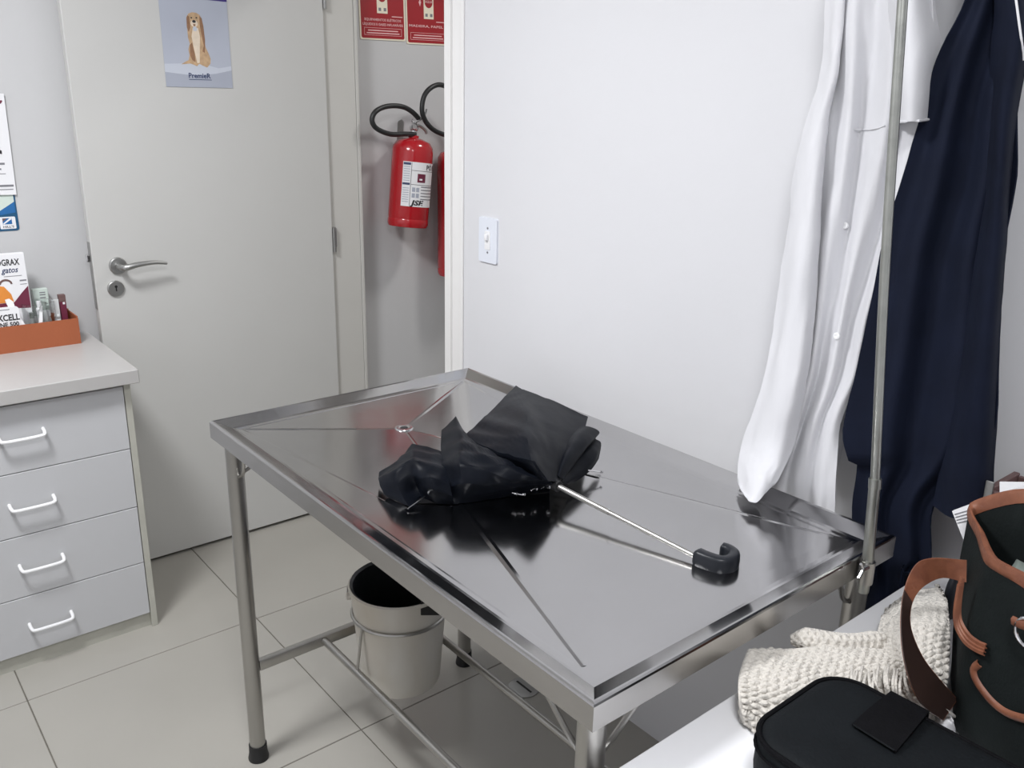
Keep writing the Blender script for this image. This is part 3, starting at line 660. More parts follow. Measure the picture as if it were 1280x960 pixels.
obj('plum_print', slab(op, [(xr-.10, oa.z-.146), (xr-.045, oa.z-.146), (xr-.020, oa.z-.118), (xr-.002, oa.z-.100), (xr-.002, oa.z-.165), (xr-.10, oa.z-.165)], 0, .0007), 'plum', mc, smooth=False)
obj('arch_print', slab(op, [(xr-.060+.018*math.cos(a), oa.z-.090+.016*math.sin(a)) for a in [math.pi*k/8 for k in range(9)]]+[(xr-.060+.013*math.cos(a), oa.z-.090+.010*math.sin(a)) for a in [math.pi*(8-k)/8 for k in range(9)]], 0, .0009), 'wood', mc, smooth=False)
# white sachet at the front left
SY = TRY0+.010
c0, c1 = atY(0, 386, SY), atY(28, 404, SY)
sc = thing('sachet', (.43, SY+.006, zt), 'small white sachet with rounded corner and bold lettering at the front of the orange tray', 'sachet')
spn = Plane((0, SY, 0), (1, 0, 0), (0, 0, 1)); sx1 = atY(25, 395, SY).x; szt = atY(10, 384, SY).z
obj('pouch', slab(spn, rrect(.36, sx1, zt, szt, .010), -.006, 0), 'paper', sc, smooth=False)
text('bold_lettering', 'XCELL', spn, sx1-.060, szt-.040, .026, 'ink', sc, .0008, width=.060, bold=.03)
text('small_lettering', 'NE 500', spn, sx1-.056, szt-.058, .018, 'ink', sc, .0008, width=.050, bold=.03)
obj('text_line_print', slab(spn, rect(sx1-.055, sx1-.025, szt-.008, szt-.006), 0, .0007), 'greyink', sc, smooth=False)
# clear jar with vials
jx, jy, jr = .540, TRY0+.056, .047; jz1 = .978
jb = thing('glass_jar', (jx, jy, zt), 'clear glass jar full of small vials in the orange tray', 'jar')
obj('jar_glass', lt((jx, jy, 0), [(0, zt), (jr-.008, zt), (jr-.004, zt+.004), (jr, jz1-.004), (jr+.001, jz1), (jr-.002, jz1), (jr-.006, zt+.006), (0, zt+.005)], 32), 'glass', jb)
vial = None
for k, (dx, dy) in enumerate(((-.022, -.014), (-.004, -.024), (.014, -.020), (.026, -.002), (-.026, .008), (.004, .002), (-.008, .024), (.018, .020))):
    h = .098+.014*((k*7) % 3)
    v = thing('vial', (jx+dx, jy+dy, zt+.0055), 'small clear capped vial standing inside the glass jar', 'vial', 'vials in the glass jar')
    obj('vial_body', lt((jx+dx, jy+dy, zt+.0055), [(0, 0), (.0072, 0), (.0072, h*.7), (.005, h*.78), (.005, h*.82), (0, h*.82)], 14), 'frost', v)
    obj('vial_cap', lt((jx+dx, jy+dy, zt+.0055), [(0, h*.82), (.0062, h*.82), (.0062, h), (0, h)], 14), 'paper' if k % 2 else 'greycloth', v)
# white scoop / applicator sticking out of the jar
ap = tag(obj('applicator', slab(Plane((jx-.032, jy-.052, zt), (1, 0, 0), (-.34, .12, 1)), [(-.008, .07), (.010, .07), (.004, .120), (.012, .155), (.006, .165), (-.006, .163), (-.008, .150)], -.003, .003), 'handle', smooth=False), 'white plastic applicator with a forked end leaning on the glass jar', 'applicator')
ap2 = tag(obj('applicator', slab(Plane((jx-.020, jy-.055, zt), (1, 0, 0), (.16, .10, 1)), [(-.005, .06), (.006, .06), (.005, .128), (-.003, .130)], -.002, .002), 'handle', smooth=False), 'slim white plastic applicator upright against the glass jar', 'applicator')
# white box behind the jar, narrow plum box and blister at its right
wb2 = atY(42, 362, TRY0+.105); wb3 = atY(60, 378, TRY0+.105)
bxo = thing('small_carton', ((wb2.x+wb3.x)/2, TRY0+.11, zt), 'small pale carton behind the glass jar in the orange tray', 'carton')
obj('carton_body', bx(wb2.x-.004, wb3.x+.004, TRY0+.105, TRY0+.125, zt, wb2.z, .001, 1), 'palegreen', bxo)
bpl = Plane((0, TRY0+.105, 0), (1, 0, 0), (0, 0, 1))
for dz in (.010, .017, .026): obj('text_line_print', slab(bpl, rect(wb3.x-.020, wb3.x-.004, wb2.z-dz-.003, wb2.z-dz), 0, .0006), 'greyink', bxo, smooth=False)
pa, pb_ = atY(73, 369, TRY0+.055), atY(85, 395, TRY0+.055)
nb = thing('plum_box', ((pa.x+pb_.x)/2, TRY0+.065, zt), 'narrow plum and grey box at the right end of the orange tray', 'box')
obj('box_body', bx(pa.x, pb_.x, TRY0+.055, TRY0+.072, zt, pa.z-.022, .001, 1), 'plum', nb)
obj('box_lid', bx(pa.x-.0005, pb_.x+.0005, TRY0+.0545, TRY0+.0725, pa.z-.0218, pa.z, .001, 1), 'wood', nb)
obj('box_label', bx(pb_.x-.010, pb_.x-.004, TRY0+.0538, TRY0+.0544, pa.z-.030, pa.z-.023), 'paper', nb)
bl_ = thing('blister_strip', (pa.x-.010, TRY0+.05, zt), 'clear blister strip standing between the glass jar and the plum box', 'blister')
obj('strip', bx(pa.x-.018, pa.x-.004, TRY0+.045, TRY0+.047, zt, pa.z-.010, .0005, 1), 'frost', bl_)
for k in range(4): obj('blister_pocket', lt((pa.x-.011, TRY0+.045, zt+.030+k*.017), [(.0055, 0), (.005, .003), (.003, .0045), (0, .005)], 12, (0, -1, 0)), 'frost', bl_)

# ================================================================== HALL: SIGNS AND EXTINGUISHERS
hw = Plane((0, YB, 0), (1, 0, .018), (-.018, 0, 1))
def hx_(x, y): p = atY(x, y, YB-.003); return (p.x*hw.r.x+p.z*hw.r.z, p.x*hw.u.x+p.z*hw.u.z)
def sign(xl, xr_, yb, lab, kind):
    (a0, b0), (a1, b1) = hx_(xl, yb[0]), hx_(xr_, yb[1]); b0 = (b0+b1)/2; H_ = .28; W = a1-a0
    s = thing('extinguisher_sign', hw.p((a0+a1)/2, b0), lab, 'sign', 'red extinguisher signs on the hall wall')
    obj('sign_board', slab(hw, rrect(a0, a1, b0, b0+H_, .006), 0, .003), 'cream', s, smooth=False)
    m_ = W*.028; obj('red_field', slab(hw, rrect(a0+m_, a1-m_, b0+m_, b0+H_-m_, .007), .003, .0034), 'signred', s, smooth=False)
    cx_ = (a0+a1)/2-W*.005+(.006 if kind else 0); cyl = b0+H_*.245+.012
    obj('pictogram_body', slab(hw, rect(cx_-W*.115, cx_+W*.115, cyl+.012, cyl+.115), .0034, .0038), 'cream', s, smooth=False)
    if kind: obj('pictogram_shoulder', slab(hw, ell(cx_, cyl+.112, W*.115, .016), .0034, .0037), 'cream', s, smooth=False)
    obj('pictogram_disc', slab(hw, ell(cx_, cyl+.072, W*.092, W*.108), .0038, .0042), 'signred', s, smooth=False)
    text('disc_lettering', 'ÁGUA' if kind else 'PQS', hw, cx_, cyl+.069, .012, 'pink', s, .0044, align='CENTER')
    for dx in (-.016, .006): obj('pictogram_square', slab(hw, rect(cx_+dx, cx_+dx+.011, cyl+.020, cyl+.031), .0038, .0041), 'greyink', s, smooth=False)
    ax = cx_-W*.20
    obj('pictogram_hose', slab(hw, [(ax-.0025, cyl+.072), (ax+.002, cyl+.072), (ax+.006, cyl+.15), (ax+.002, cyl+.15)], .0034, .0038), 'pink', s, smooth=False)
    obj('pictogram_nozzle', slab(hw, [(ax-.007, cyl+.072), (ax, cyl+.055), (ax+.005, cyl+.072)], .0034, .0038), 'pink', s, smooth=False)
    if kind:
        text('class_lettering', 'MADEIRA, PAPEL', hw, a0+m_*2, b0+.062, .012, 'pink', s, .0037, width=W*.80)
    else:
        text('class_lettering', 'EQUIPAMENTOS ELÉTRICOS', hw, a0+W*.10, b0+.066, .012, 'pink', s, .0037, width=W*.80)
        text('class_lettering', 'LÍQUIDOS E GASES INFLAMÁVEIS', hw, a0+W*.06, b0+.050, .012, 'pink', s, .0037, width=W*.88)
    obj('side_note_print', slab(hw, rect(a1-W*.30, a1-W*.06, b0+.082, b0+.085), .0034, .0037), 'pink', s, smooth=False)
    fx0, fx1, fz0, fz1 = a0+W*.09, a1-W*.09, b0+.016, b0+.042
    for r_ in (rect(fx0, fx1, fz1-.0012, fz1), rect(fx0, fx1, fz0, fz0+.0012), rect(fx0, fx0+.0012, fz0+.0013, fz1-.0013), rect(fx1-.0012, fx1, fz0+.0013, fz1-.0013)):
        obj('box_rule_print', slab(hw, r_, .0034, .0037), 'pink', s, smooth=False)
    for k in range(2): obj('text_line_print', slab(hw, rect(fx0+W*(.08-.03*k), fx1-W*(.08-.03*k), fz1-.011-.009*k, fz1-.0075-.009*k), .0034, .0037), 'pink', s, smooth=False)
sign(450.5, 507.2, (47.5, 53.0), 'red and cream powder extinguisher sign, the one nearer the door jamb', 0)
sign(508.6, 561, (53.5, 58.5), 'red and cream water extinguisher sign, the one nearer the bright wall edge', 1)

def extinguisher(name, base, axis, R_, H_, lab, lb, hosepx, hookpx, hid):
    e = thing(name, base, lab, 'extinguisher', 'fire extinguishers on the hall wall')
    axis = Vector(axis).normalized()
    cyl = obj('cylinder', lt(base, [(0, .006), (R_*.86, .0), (R_*.95, .002), (R_, .012), (R_, .03), (R_*.985, .033), (R_, .036), (R_, H_-.05), (R_*.97, H_-.03), (R_*.82, H_-.012), (R_*.45, H_), (R_*.26, H_+.004), (R_*.26, H_+.012), (0, H_+.012)], 40, axis), 'red', e)
    u, v = frame_of(axis)
    # label wrapped on the side facing the room
    base = Vector(base)
    side = axis.cross(Vector((0, -1, 0))).normalized(); fr = side.cross(axis).normalized()
    if fr.y > 0: fr = -fr
    if side.x < 0: side = -side
    def wr_(off):
        def f(a, h): return base+axis*h+(side*math.sin(a/R_)+fr*math.cos(a/R_))*(R_+off)
        return f
    def curved(nm, a0, a1, h0, h1, off, m, par, nseg=14):
        g = [[wr_(off)(a0+(a1-a0)*j/nseg, h0+(h1-h0)*i) for j in range(nseg+1)] for i in range(2)]
        return obj(nm, sheet(g, .0006), m, par)
    a0, a1, h0, h1 = lb
    lab_o = curved('label', a0, a1, h0, h1, .0006, 'paper', e)
    if not hid:
        curved('label_blue_print', a0+.002, a0+.030, h1-.012, h1-.003, .0012, 'navyink', lab_o, 4)
        curved('label_blue_print', a0+.002, a0+.030, h0+.080, h0+.088, .0012, 'navyink', lab_o, 4)
        for k in range(7): curved('label_text_print', a0+.004, a0+.028, h0+.016+k*.0085, h0+.0185+k*.0085, .0012, 'postershade', lab_o, 4)
        for k in range(7): curved('label_text_print', a0+.004, a0+.028, h0+.095+k*.0085, h0+.0975+k*.0085, .0012, 'postershade', lab_o, 4)
        curved('label_rule_print', a0+.0325, a0+.034, h0+.002, h1-.002, .0012, 'ink', lab_o, 1)
        curved('label_rule_print', a0+.035, a1-.002, h1-.032, h1-.0305, .0012, 'ink', lab_o, 8)
        curved('label_rule_print', a0+.035, a1-.002, h0+.082, h0+.0835, .0012, 'ink', lab_o, 8)
        sq = curved('label_plum_print', a0+.058, a0+.092, h0+.092, h1-.042, .0012, 'plum', lab_o, 5)
        curved('label_white_print', a0+.066, a0+.078, h0+.100, h1-.060, .0016, 'paper', lab_o, 3)
        for k in range(5): curved('label_text_print', a0+.075, a1-.004, h0+.028+k*.0115, h0+.0315+k*.0115, .0012, 'greyink', lab_o, 6)
        for k in range(2): 
            for j in range(2): curved('label_box_print', a0+.040+j*.016, a0+.052+j*.016, h0+.034+k*.022, h0+.050+k*.022, .0012, 'postershade', lab_o, 3)
        text('label_lettering', 'PÓ B', None, a0+.094, h1-.026, .026, 'ink', lab_o, bold=.03, wrap=wr_(.0012))
        text('label_lettering', 'JSE', None, a0+.040, h0+.006, .026, 'ink', lab_o, width=.056, shear=.2, bold=.045, wrap=wr_(.0012))
    else:
        for k in range(4): curved('label_text_print', a0+.004, a1-.004, h0+.03+k*.03, h0+.034+k*.03, .0012, 'greyink', lab_o, 6)
    tp = base+axis*H_
    vb = lathe(BM(), tp, [(0, .010), (.013, .010), (.013, .03), (.017, .034), (.017, .045), (.010, .05), (.010, .062), (0, .062)], 18, axis)
    obj('valve', vb, 'chrome', e)
    vt = tp+axis*.05
    obj('carry_handle', tb(cr([vt+Vector((-.005, 0, 0)), vt+Vector((.016, -.012, -.002)), vt+Vector((.038, -.018, -.018)), vt+Vector((.044, -.018, -.030))], 5), .0055, 8), 'satin', e)
    obj('squeeze_lever', tb(cr([vt+Vector((-.004, 0, .008)), vt+Vector((.020, -.012, .022)), vt+Vector((.040, -.016, .044)), vt+Vector((.046, -.016, .060))], 5), .0045, 8), 'chrome', e)
    obj('pressure_gauge', lt(vt+Vector((-.012, -.014, -.004)), [(0, 0), (.011, 0), (.011, .010), (.009, .012), (0, .012)], 18, (-.3, -1, 0)), 'chrome', e)
    obj('safety_pin', tb(cr([vt+Vector((.0, -.012, .006)), vt+Vector((-.02, -.016, .012)), vt+Vector((-.024, -.016, .020)), vt+Vector((-.015, -.014, .022))], 4), .0018, 6), 'chrome', e)
    hp2 = [atY(x, y, yy) for x, y, yy in hosepx]
    obj('hose', tb(cr(hp2, 4), .0094, 12), 'hose', e)
    hk = atY(*hookpx, YB-.004)
    hb = slab(Plane((hk.x, YB, hk.z), (1, 0, 0), (.05, 0, 1)), [(-.013, -.075), (.013, -.075), (.013, .018), (.004, .026), (-.010, .020), (-.013, .012)], 0, .004)
    obj('wall_bracket', hb, 'satin', e, smooth=False)
    ub = tp+axis*.012
    obj('bracket_arm', tb([(hk.x, YB-.002, ub.z+.004), (ub.x-.006, ub.y, ub.z+.004)], .0045, 8), 'satin', e)
    return e
E1b = Vector((1.872, 2.92, 1.118)); E1t = Vector((1.908, 2.925, 1.445))
ax1 = E1t-E1b
extinguisher('fire_extinguisher', E1b, ax1, .0790, .335, 'short red powder extinguisher with a white label, tilted, next to the door jamb', (-.078, .085, .082, .248),
    [(519, 168, 2.915), (505, 167.5, 2.91), (491, 168, 2.905), (479, 165, 2.90), (469, 159, 2.90), (465, 150, 2.90), (468.5, 140.5, 2.90), (478, 134.5, 2.905), (491, 132.2, 2.91), (505, 134, 2.91), (516, 140.5, 2.915), (524.5, 149.5, 2.92)], (501, 158), 0)
E2b = Vector((2.113, 2.92, .903))
extinguisher('fire_extinguisher', E2b, (.0, 0, 1), .0815, .505, 'tall red water extinguisher partly hidden by the bright wall edge', (-.030, .070, .110, .265),
    [(580, 172, 2.91), (566, 170, 2.91), (554, 168, 2.905), (541.5, 162, 2.90), (532.5, 152.5, 2.895), (528, 141, 2.89), (527.8, 130, 2.89), (531, 118.5, 2.89), (538, 110.2, 2.89), (547.5, 106, 2.895), (557, 108, 2.90), (567, 115, 2.905), (577, 130, 2.91), (582, 150, 2.915)], (563, 158), 1)

# ================================================================== COATS ON THE RIGHT WALL
def wallgrid(rows, fn=None, ku=5, kv=5): return patch([[atX(*c) for c in r] for r in rows], ku, kv, fn)
def flut(a, s, seed):
    def f(p, i, j, I_, J_):
        d = a*(nz((p.y*1.0, p.z*.22, 0), s, seed)+.5*nz((p.y, p.z*.4, 0), s*2.2, seed+4))
        return p+Vector((d, 0, 0))
    return f
def spread(y, l, r, n, xs, ph=0.0, amp=.012):
    """a row of n control points between left and right pixel, with alternate folds in depth"""
    o = []
    for k in range(n):
        t = k/(n-1); o.append((l+(r-l)*t, y, xs+amp*math.sin(ph+k*2.1)*(0.4 if k in (0, n-1) else 1)))
    return o
lc = thing('lab_coat', (1.44, .82, 1.95), 'white lab coat hanging on the bright wall behind the steel table', 'coat')
rows = [spread(y, l, r, 9, x, y*.0065, am*.85) for y, l, r, x, am in ((-150, 1078, 1150, 1.450, .004), (-60, 1045, 1165, 1.435, .012), (0, 1033, 1166, 1.428, .016), (70, 1031, 1166, 1.425, .018), (150, 1030, 1156, 1.425, .019), (230, 1026, 1140, 1.425, .020),
        (320, 1020, 1116, 1.422, .020), (400, 1014, 1090, 1.418, .018), (470, 1004, 1074, 1.412, .015), (530, 988, 1050, 1.405, .012), (590, 965, 1046, 1.400, .010), (640, 960, 1044, 1.398, .009))]
body = obj('coat_front', sheet(wallgrid(rows, flut(.004, 30, 3)), .0022), 'coat', lc, ang=80)
rows = [spread(-150, 1085, 1146, 5, 1.485, 0, .003), spread(0, 1050, 1168, 5, 1.485, 0, .006), spread(200, 1040, 1150, 5, 1.488, 0, .006), spread(400, 1022, 1094, 5, 1.480, 0, .006), spread(600, 990, 1044, 5, 1.470, 0, .006)]
obj('coat_back', sheet(wallgrid(rows, flut(.004, 30, 6)), .0022), 'coat', lc, ang=80)
rows = [[(1062, -140, 1.44), (1070, -140, 1.425), (1078, -140, 1.425), (1086, -140, 1.44)], [(1036, -30, 1.425), (1044, -30, 1.402), (1052, -30, 1.402), (1060, -30, 1.425)], [(1031, 40, 1.425), (1038, 40, 1.396), (1046, 40, 1.398), (1053, 40, 1.425)], [(1026, 90, 1.420), (1033, 90, 1.388), (1041, 90, 1.392), (1048, 90, 1.425)], [(1008, 150, 1.415), (1016, 150, 1.378), (1026, 150, 1.386), (1034, 150, 1.42)], [(991, 225, 1.41), (1002, 225, 1.370), (1016, 225, 1.375), (1028, 225, 1.41)],
        [(986, 280, 1.405), (997, 280, 1.362), (1012, 280, 1.368), (1025, 280, 1.405)], [(972, 370, 1.395), (985, 370, 1.352), (1003, 370, 1.358), (1019, 370, 1.40)], [(962, 440, 1.385), (974, 440, 1.345), (996, 440, 1.348), (1013, 440, 1.392)], [(948, 500, 1.375), (963, 500, 1.335), (985, 500, 1.338), (1003, 500, 1.385)],
        [(928, 555, 1.365), (945, 555, 1.325), (970, 555, 1.328), (992, 555, 1.375)], [(922, 595, 1.320), (938, 600, 1.285), (956, 600, 1.290), (974, 598, 1.320)], [(925, 621, 1.285), (936, 629, 1.262), (946, 628, 1.264), (960, 612, 1.290)]]
def over_rim(p, i, j, I_, J_):
    p = flut(.007, 34, 12)(p, i, j, I_, J_); t_ = .5*max(0, 1-abs(2*j/(J_-1)-1)**2)*.032*(1 if p.z > .95 else 0)
    p = p+Vector((t_, 0, 0))
    if p.x < 1.365 and p.z < TZ+.003: p = Vector((p.x, p.y, TZ+.003))
    return p
sl = obj('sleeve', sheet(wallgrid(rows, over_rim), .0022), 'coat', lc, ang=80)
rows = [[(p[0], p[1], p[2]+.006) for p in (r[0], r[-1])] for r in rows]
rows = [[a, ((a[0]+b[0])/2, a[1], (a[2]+b[2])/2+.02), b] for a, b in rows]
obj('sleeve_back', sheet(wallgrid(rows, over_rim), .0022), 'coat', lc, ang=80)
rows = [[(1108, -100, 1.44), (1128, -100, 1.40), (1146, -100, 1.41), (1156, -100, 1.45)], [(1110, 0, 1.425), (1128, 0, 1.375), (1148, 0, 1.385), (1167, 0, 1.44)], [(1113, 55, 1.42), (1130, 55, 1.368), (1154, 55, 1.378), (1176, 55, 1.44)], [(1114, 110, 1.42), (1130, 110, 1.366), (1152, 110, 1.376), (1170, 110, 1.44)], [(1115, 153, 1.42), (1131, 152, 1.370), (1148, 151, 1.378), (1163, 149, 1.43)]]
s2_ = obj('short_sleeve', sheet(wallgrid(rows, flut(.005, 30, 15)), .0022), 'coat', lc, ang=80)
obj('sleeve_hem', tb([atX(1117, 153, 1.405), atX(1131, 152, 1.367), atX(1148, 151, 1.375), atX(1163, 149, 1.42)], .0022, 6), 'coat', s2_)
def on_coat(x, y, off=.002):
    """point on the coat front under a pixel"""
    d = ray(x, y); dp_ = body.data; o = CPOS-WO[body.name]
    best = body.ray_cast(o, d.normalized())
    return (best[1]+WO[body.name]-d.normalized()*off) if best[0] else atX(x, y, 1.41)
bpy.context.view_layer.update()
obj('pocket_seam', tb([on_coat(x, y) for x, y in ((1068, 162), (1078, 162), (1088, 162), (1098, 160), (1106, 157))], .0012, 6), 'coat', lc)
for (x, y) in ((1056, 282), (1046, 420)):
    obj('button', lt(on_coat(x, y, .0005), [(0, -.002), (.0062, -.002), (.0062, .002), (.004, .003), (.002, .002), (0, .002)], 16, (-1, 0, .1)), 'handle', lc)

nc = thing('navy_coat', (1.44, .62, 1.95), 'long dark navy coat hanging on the bright wall behind the drip pole', 'coat')
rows = [spread(-160, 1216, 1262, 8, 1.455, .5, .004), spread(-60, 1226, 1278, 8, 1.445, .5, .008), spread(0, 1217, 1282, 8, 1.435, .5, .012), spread(75, 1180, 1286, 8, 1.430, .5, .012), spread(120, 1168, 1272, 8, 1.428, .5, .013), spread(220, 1138, 1271, 8, 1.425, .5, .014), spread(300, 1114, 1256, 8, 1.424, .6, .015), spread(360, 1102, 1251, 8, 1.422, .6, .015),
        spread(455, 1082, 1248, 8, 1.422, .8, .016), spread(534, 1064, 1244, 8, 1.422, 1, .015), spread(580, 1072, 1212, 8, 1.424, 1, .015), spread(633, 1066, 1166, 8, 1.424, 1.2, .014), spread(700, 1068, 1164, 8, 1.425, 1.2, .012), spread(770, 1072, 1163, 8, 1.428, 1.4, .012), spread(840, 1076, 1164, 8, 1.43, 1.4, .012)]
def nav(am, sc_, sd_):
    def f(p, i, j, I_, J_):
        p = flut(am, sc_, sd_)(p, i, j, I_, J_)
        if sd_ == 31 and i < I_*.7: p = p-Vector((.026*max(0, 1-j/(J_*.5)), 0, 0))
        if p.z < .815 and p.y < .612: p = Vector((p.x, .612+(p.y-.612)*.05, p.z))
        return p
    return f
obj('coat_front', sheet(wallgrid(rows, nav(.005, 24, 31)), .003), 'navy', nc, ang=80)
rows = [spread(-160, 1218, 1260, 5, 1.49, 0, .003), spread(0, 1222, 1280, 5, 1.49, 0, .004), spread(220, 1145, 1262, 5, 1.49, 0, .004), spread(455, 1090, 1240, 5, 1.488, 0, .004), spread(640, 1072, 1160, 5, 1.486, 0, .004), spread(840, 1080, 1160, 5, 1.484, 0, .004)]
obj('coat_back', sheet(wallgrid(rows, nav(.004, 30, 37)), .003), 'navy', nc, ang=80)
rows = [[(1236, -120, 1.45), (1248, -120, 1.425), (1262, -120, 1.43), (1270, -120, 1.45)], [(1244, 0, 1.43), (1258, 0, 1.39), (1272, 0, 1.395), (1283, 0, 1.44)], [(1240, 60, 1.43), (1256, 60, 1.385), (1274, 60, 1.39), (1284, 60, 1.44)], [(1236, 150, 1.425), (1250, 150, 1.378), (1262, 150, 1.385), (1271, 150, 1.435)], [(1226, 280, 1.42), (1240, 280, 1.375), (1252, 280, 1.385), (1259, 280, 1.435)], [(1206, 400, 1.42), (1226, 400, 1.372), (1242, 400, 1.380), (1250, 400, 1.435)], [(1190, 500, 1.42), (1212, 500, 1.370), (1234, 500, 1.380), (1246, 500, 1.435)], [(1176, 580, 1.42), (1200, 580, 1.372), (1228, 580, 1.382), (1242, 580, 1.435)], [(1167, 632, 1.42), (1194, 648, 1.378), (1222, 636, 1.385), (1241, 620, 1.435)]]
nsl = obj('sleeve', sheet(wallgrid(rows, flut(.006, 26, 41)), .003), 'navy', nc, ang=80)
def on_obj(o, x, y, off=.0012):
    d = ray(x, y).normalized(); h = o.ray_cast(CPOS-WO[o.name], d)
    return h[1]+WO[o.name]-d*off if h[0] else atX(x, y, 1.40)
bpy.context.view_layer.update()
obj('piping', tb([on_obj(nsl, x, y) for x, y in ((1266, -40), (1268, -20), (1270, 0), (1272, 15), (1274, 30), (1276, 45), (1278, 60), (1279, 75))], .0018, 6), 'paper', nc)
for x, z, o in ((.79, 1.965, lc), (.63, 1.965, nc)):
    ho = atX(1113 if o is lc else 1240, -150, 1.46)
    h = thing('coat_hook', (XW, ho.y, ho.z), 'metal wall hook holding the %s' % ('white lab coat' if o is lc else 'navy coat'), 'hook', 'coat hooks on the bright wall')
    obj('hook_plate', bx(XW-.004, XW, ho.y-.015, ho.y+.015, ho.z-.02, ho.z+.05, .001, 1), 'satin', h)
    obj('hook_arm', tb(cr([(XW-.003, ho.y, ho.z+.02), (XW-.04, ho.y, ho.z+.005), (XW-.065, ho.y, ho.z+.012), (XW-.072, ho.y, ho.z+.035)], 5), .004, 8), 'satin', h)

# ================================================================== DESK AND WHAT LIES ON IT
ZD_ = .79; DYF = .598
dk = thing('desk', (1.0, .2, 0), 'white laminate desk at the near right, in front of the steel table', 'desk')
obj('desk_top', bx(.48, XW-.004, -.15, DYF, ZD_-.025, ZD_, .0015, 1), 'desk', dk)
for x in (.50, XW-.03): obj('leg_panel', bx(x, x+.018, -.12, DYF-.02, 0, ZD_-.0255), 'desk', dk, smooth=False)
obj('modesty_panel', bx(.5185, XW-.0305, -.10, -.085, .25, ZD_-.0255), 'desk', dk, smooth=False)

# ---- cream crochet shawl
sw_ = thing('crochet_shawl', (1.08, .53, ZD_), 'crumpled cream crochet shawl lying on the white desk', 'shawl')
def knit(ctrl, su, sv, ku, kv, thick, seed, per=.0115, dep=.0062, lump=.006):
    g = patch(ctrl, ku, kv)
    I_, J_ = len(g), len(g[0])
    # arc lengths for an even stitch pattern
    U = [0]; 
    for i in range(1, I_): U.append(U[-1]+(g[i][J_//2]-g[i-1][J_//2]).length)
    Vv = [0]
    for j in range(1, J_): Vv.append(Vv[-1]+(g[I_//2][j]-g[I_//2][j-1]).length)
    out = []
    for i in range(I_):
        row = []
        for j in range(J_):
            a = g[min(i+1, I_-1)][j]-g[max(i-1, 0)][j]; b = g[i][min(j+1, J_-1)]-g[i][max(j-1, 0)]
            n_ = a.cross(b); n_ = n_.normalized() if n_.length > 1e-12 else Vector((0, 0, 1))
            if n_.z < 0: n_ = -n_
            p = g[i][j]; wob = .0025*nz(p, 40, seed)
            u_, v_ = (U[i]+wob)/per, (Vv[j]+wob)/(per*1.15)
            r_ = math.floor(v_); uu = u_+(.5 if r_ % 2 else 0)
            du, dv = uu-math.floor(uu)-.5, v_-r_-.5
            q = math.sqrt((du*1.25)**2+dv*dv)
            h = dep*(-1.35*math.exp(-(q/.26)**2)+.55*math.cos(2*math.pi*v_+math.pi)*.5+.25*math.cos(4*math.pi*u_)*.4)
            h += lump*nz(p, 17, seed+5)+.0022*nz(p, 120, seed+7)
            ef = min(1.0, min(i, I_-1-i, j, J_-1-j)/4.0); r = p+n_*h*ef
            if r.x < .968 and r.y < .486: r.y = .486
            bd = Vector((r.x-1.088, r.y-.362)).dot(Vector((-.4525, .8918)))
            if bd < .020: r = r+Vector((-.4525, .8918, 0))*(.020-bd)
            if r.z < ZD_+.001: r.z = ZD_+.001
            row.append(r)
        out.append(row)
    return out
K1 = P3([[(936, 812, .838), (985, 812, .842), (1040, 808, .846), (1095, 812, .848), (1140, 815, .850)],
         [(926, 840, .846), (975, 834, .852), (1030, 828, .856), (1090, 828, .858), (1140, 832, .858)],
         [(924, 862, .842), (970, 862, .850), (1025, 858, .852), (1090, 856, .850), (1150, 856, .848)],
         [(926, 885, .822), (970, 892, .828), (1030, 892, .832), (1095, 888, .830), (1160, 880, .826)],
         [(930, 905, .793), (970, 925, .795), (1035, 925, .795), (1105, 915, .795), (1170, 900, .795)]])
obj('folded_layer', sheet(knit(K1, 0, 0, 34, 40, 0, 3.0), .003), 'knit', sw_, ang=180)
K1b = P3([[(936, 812, .838), (985, 812, .842), (1040, 808, .846), (1095, 812, .848), (1140, 815, .850)], [(940, 826, .795), (985, 822, .795), (1040, 820, .795), (1095, 820, .795), (1140, 822, .795)]])
obj('folded_edge', sheet(knit(K1b, 0, 0, 30, 40, 0, 8.0), .003), 'knit', sw_, ang=180)
K1c = P3([[(936, 812, .838), (926, 840, .846), (924, 862, .842), (926, 885, .822), (930, 905, .793)], [(938, 826, .795), (932, 850, .795), (928, 872, .795), (928, 892, .795), (931, 906, .793)]])
obj('folded_edge', sheet(knit(K1c, 0, 0, 10, 14, 0, 9.0, dep=.002, lump=.003), .003), 'knit', sw_, ang=180)
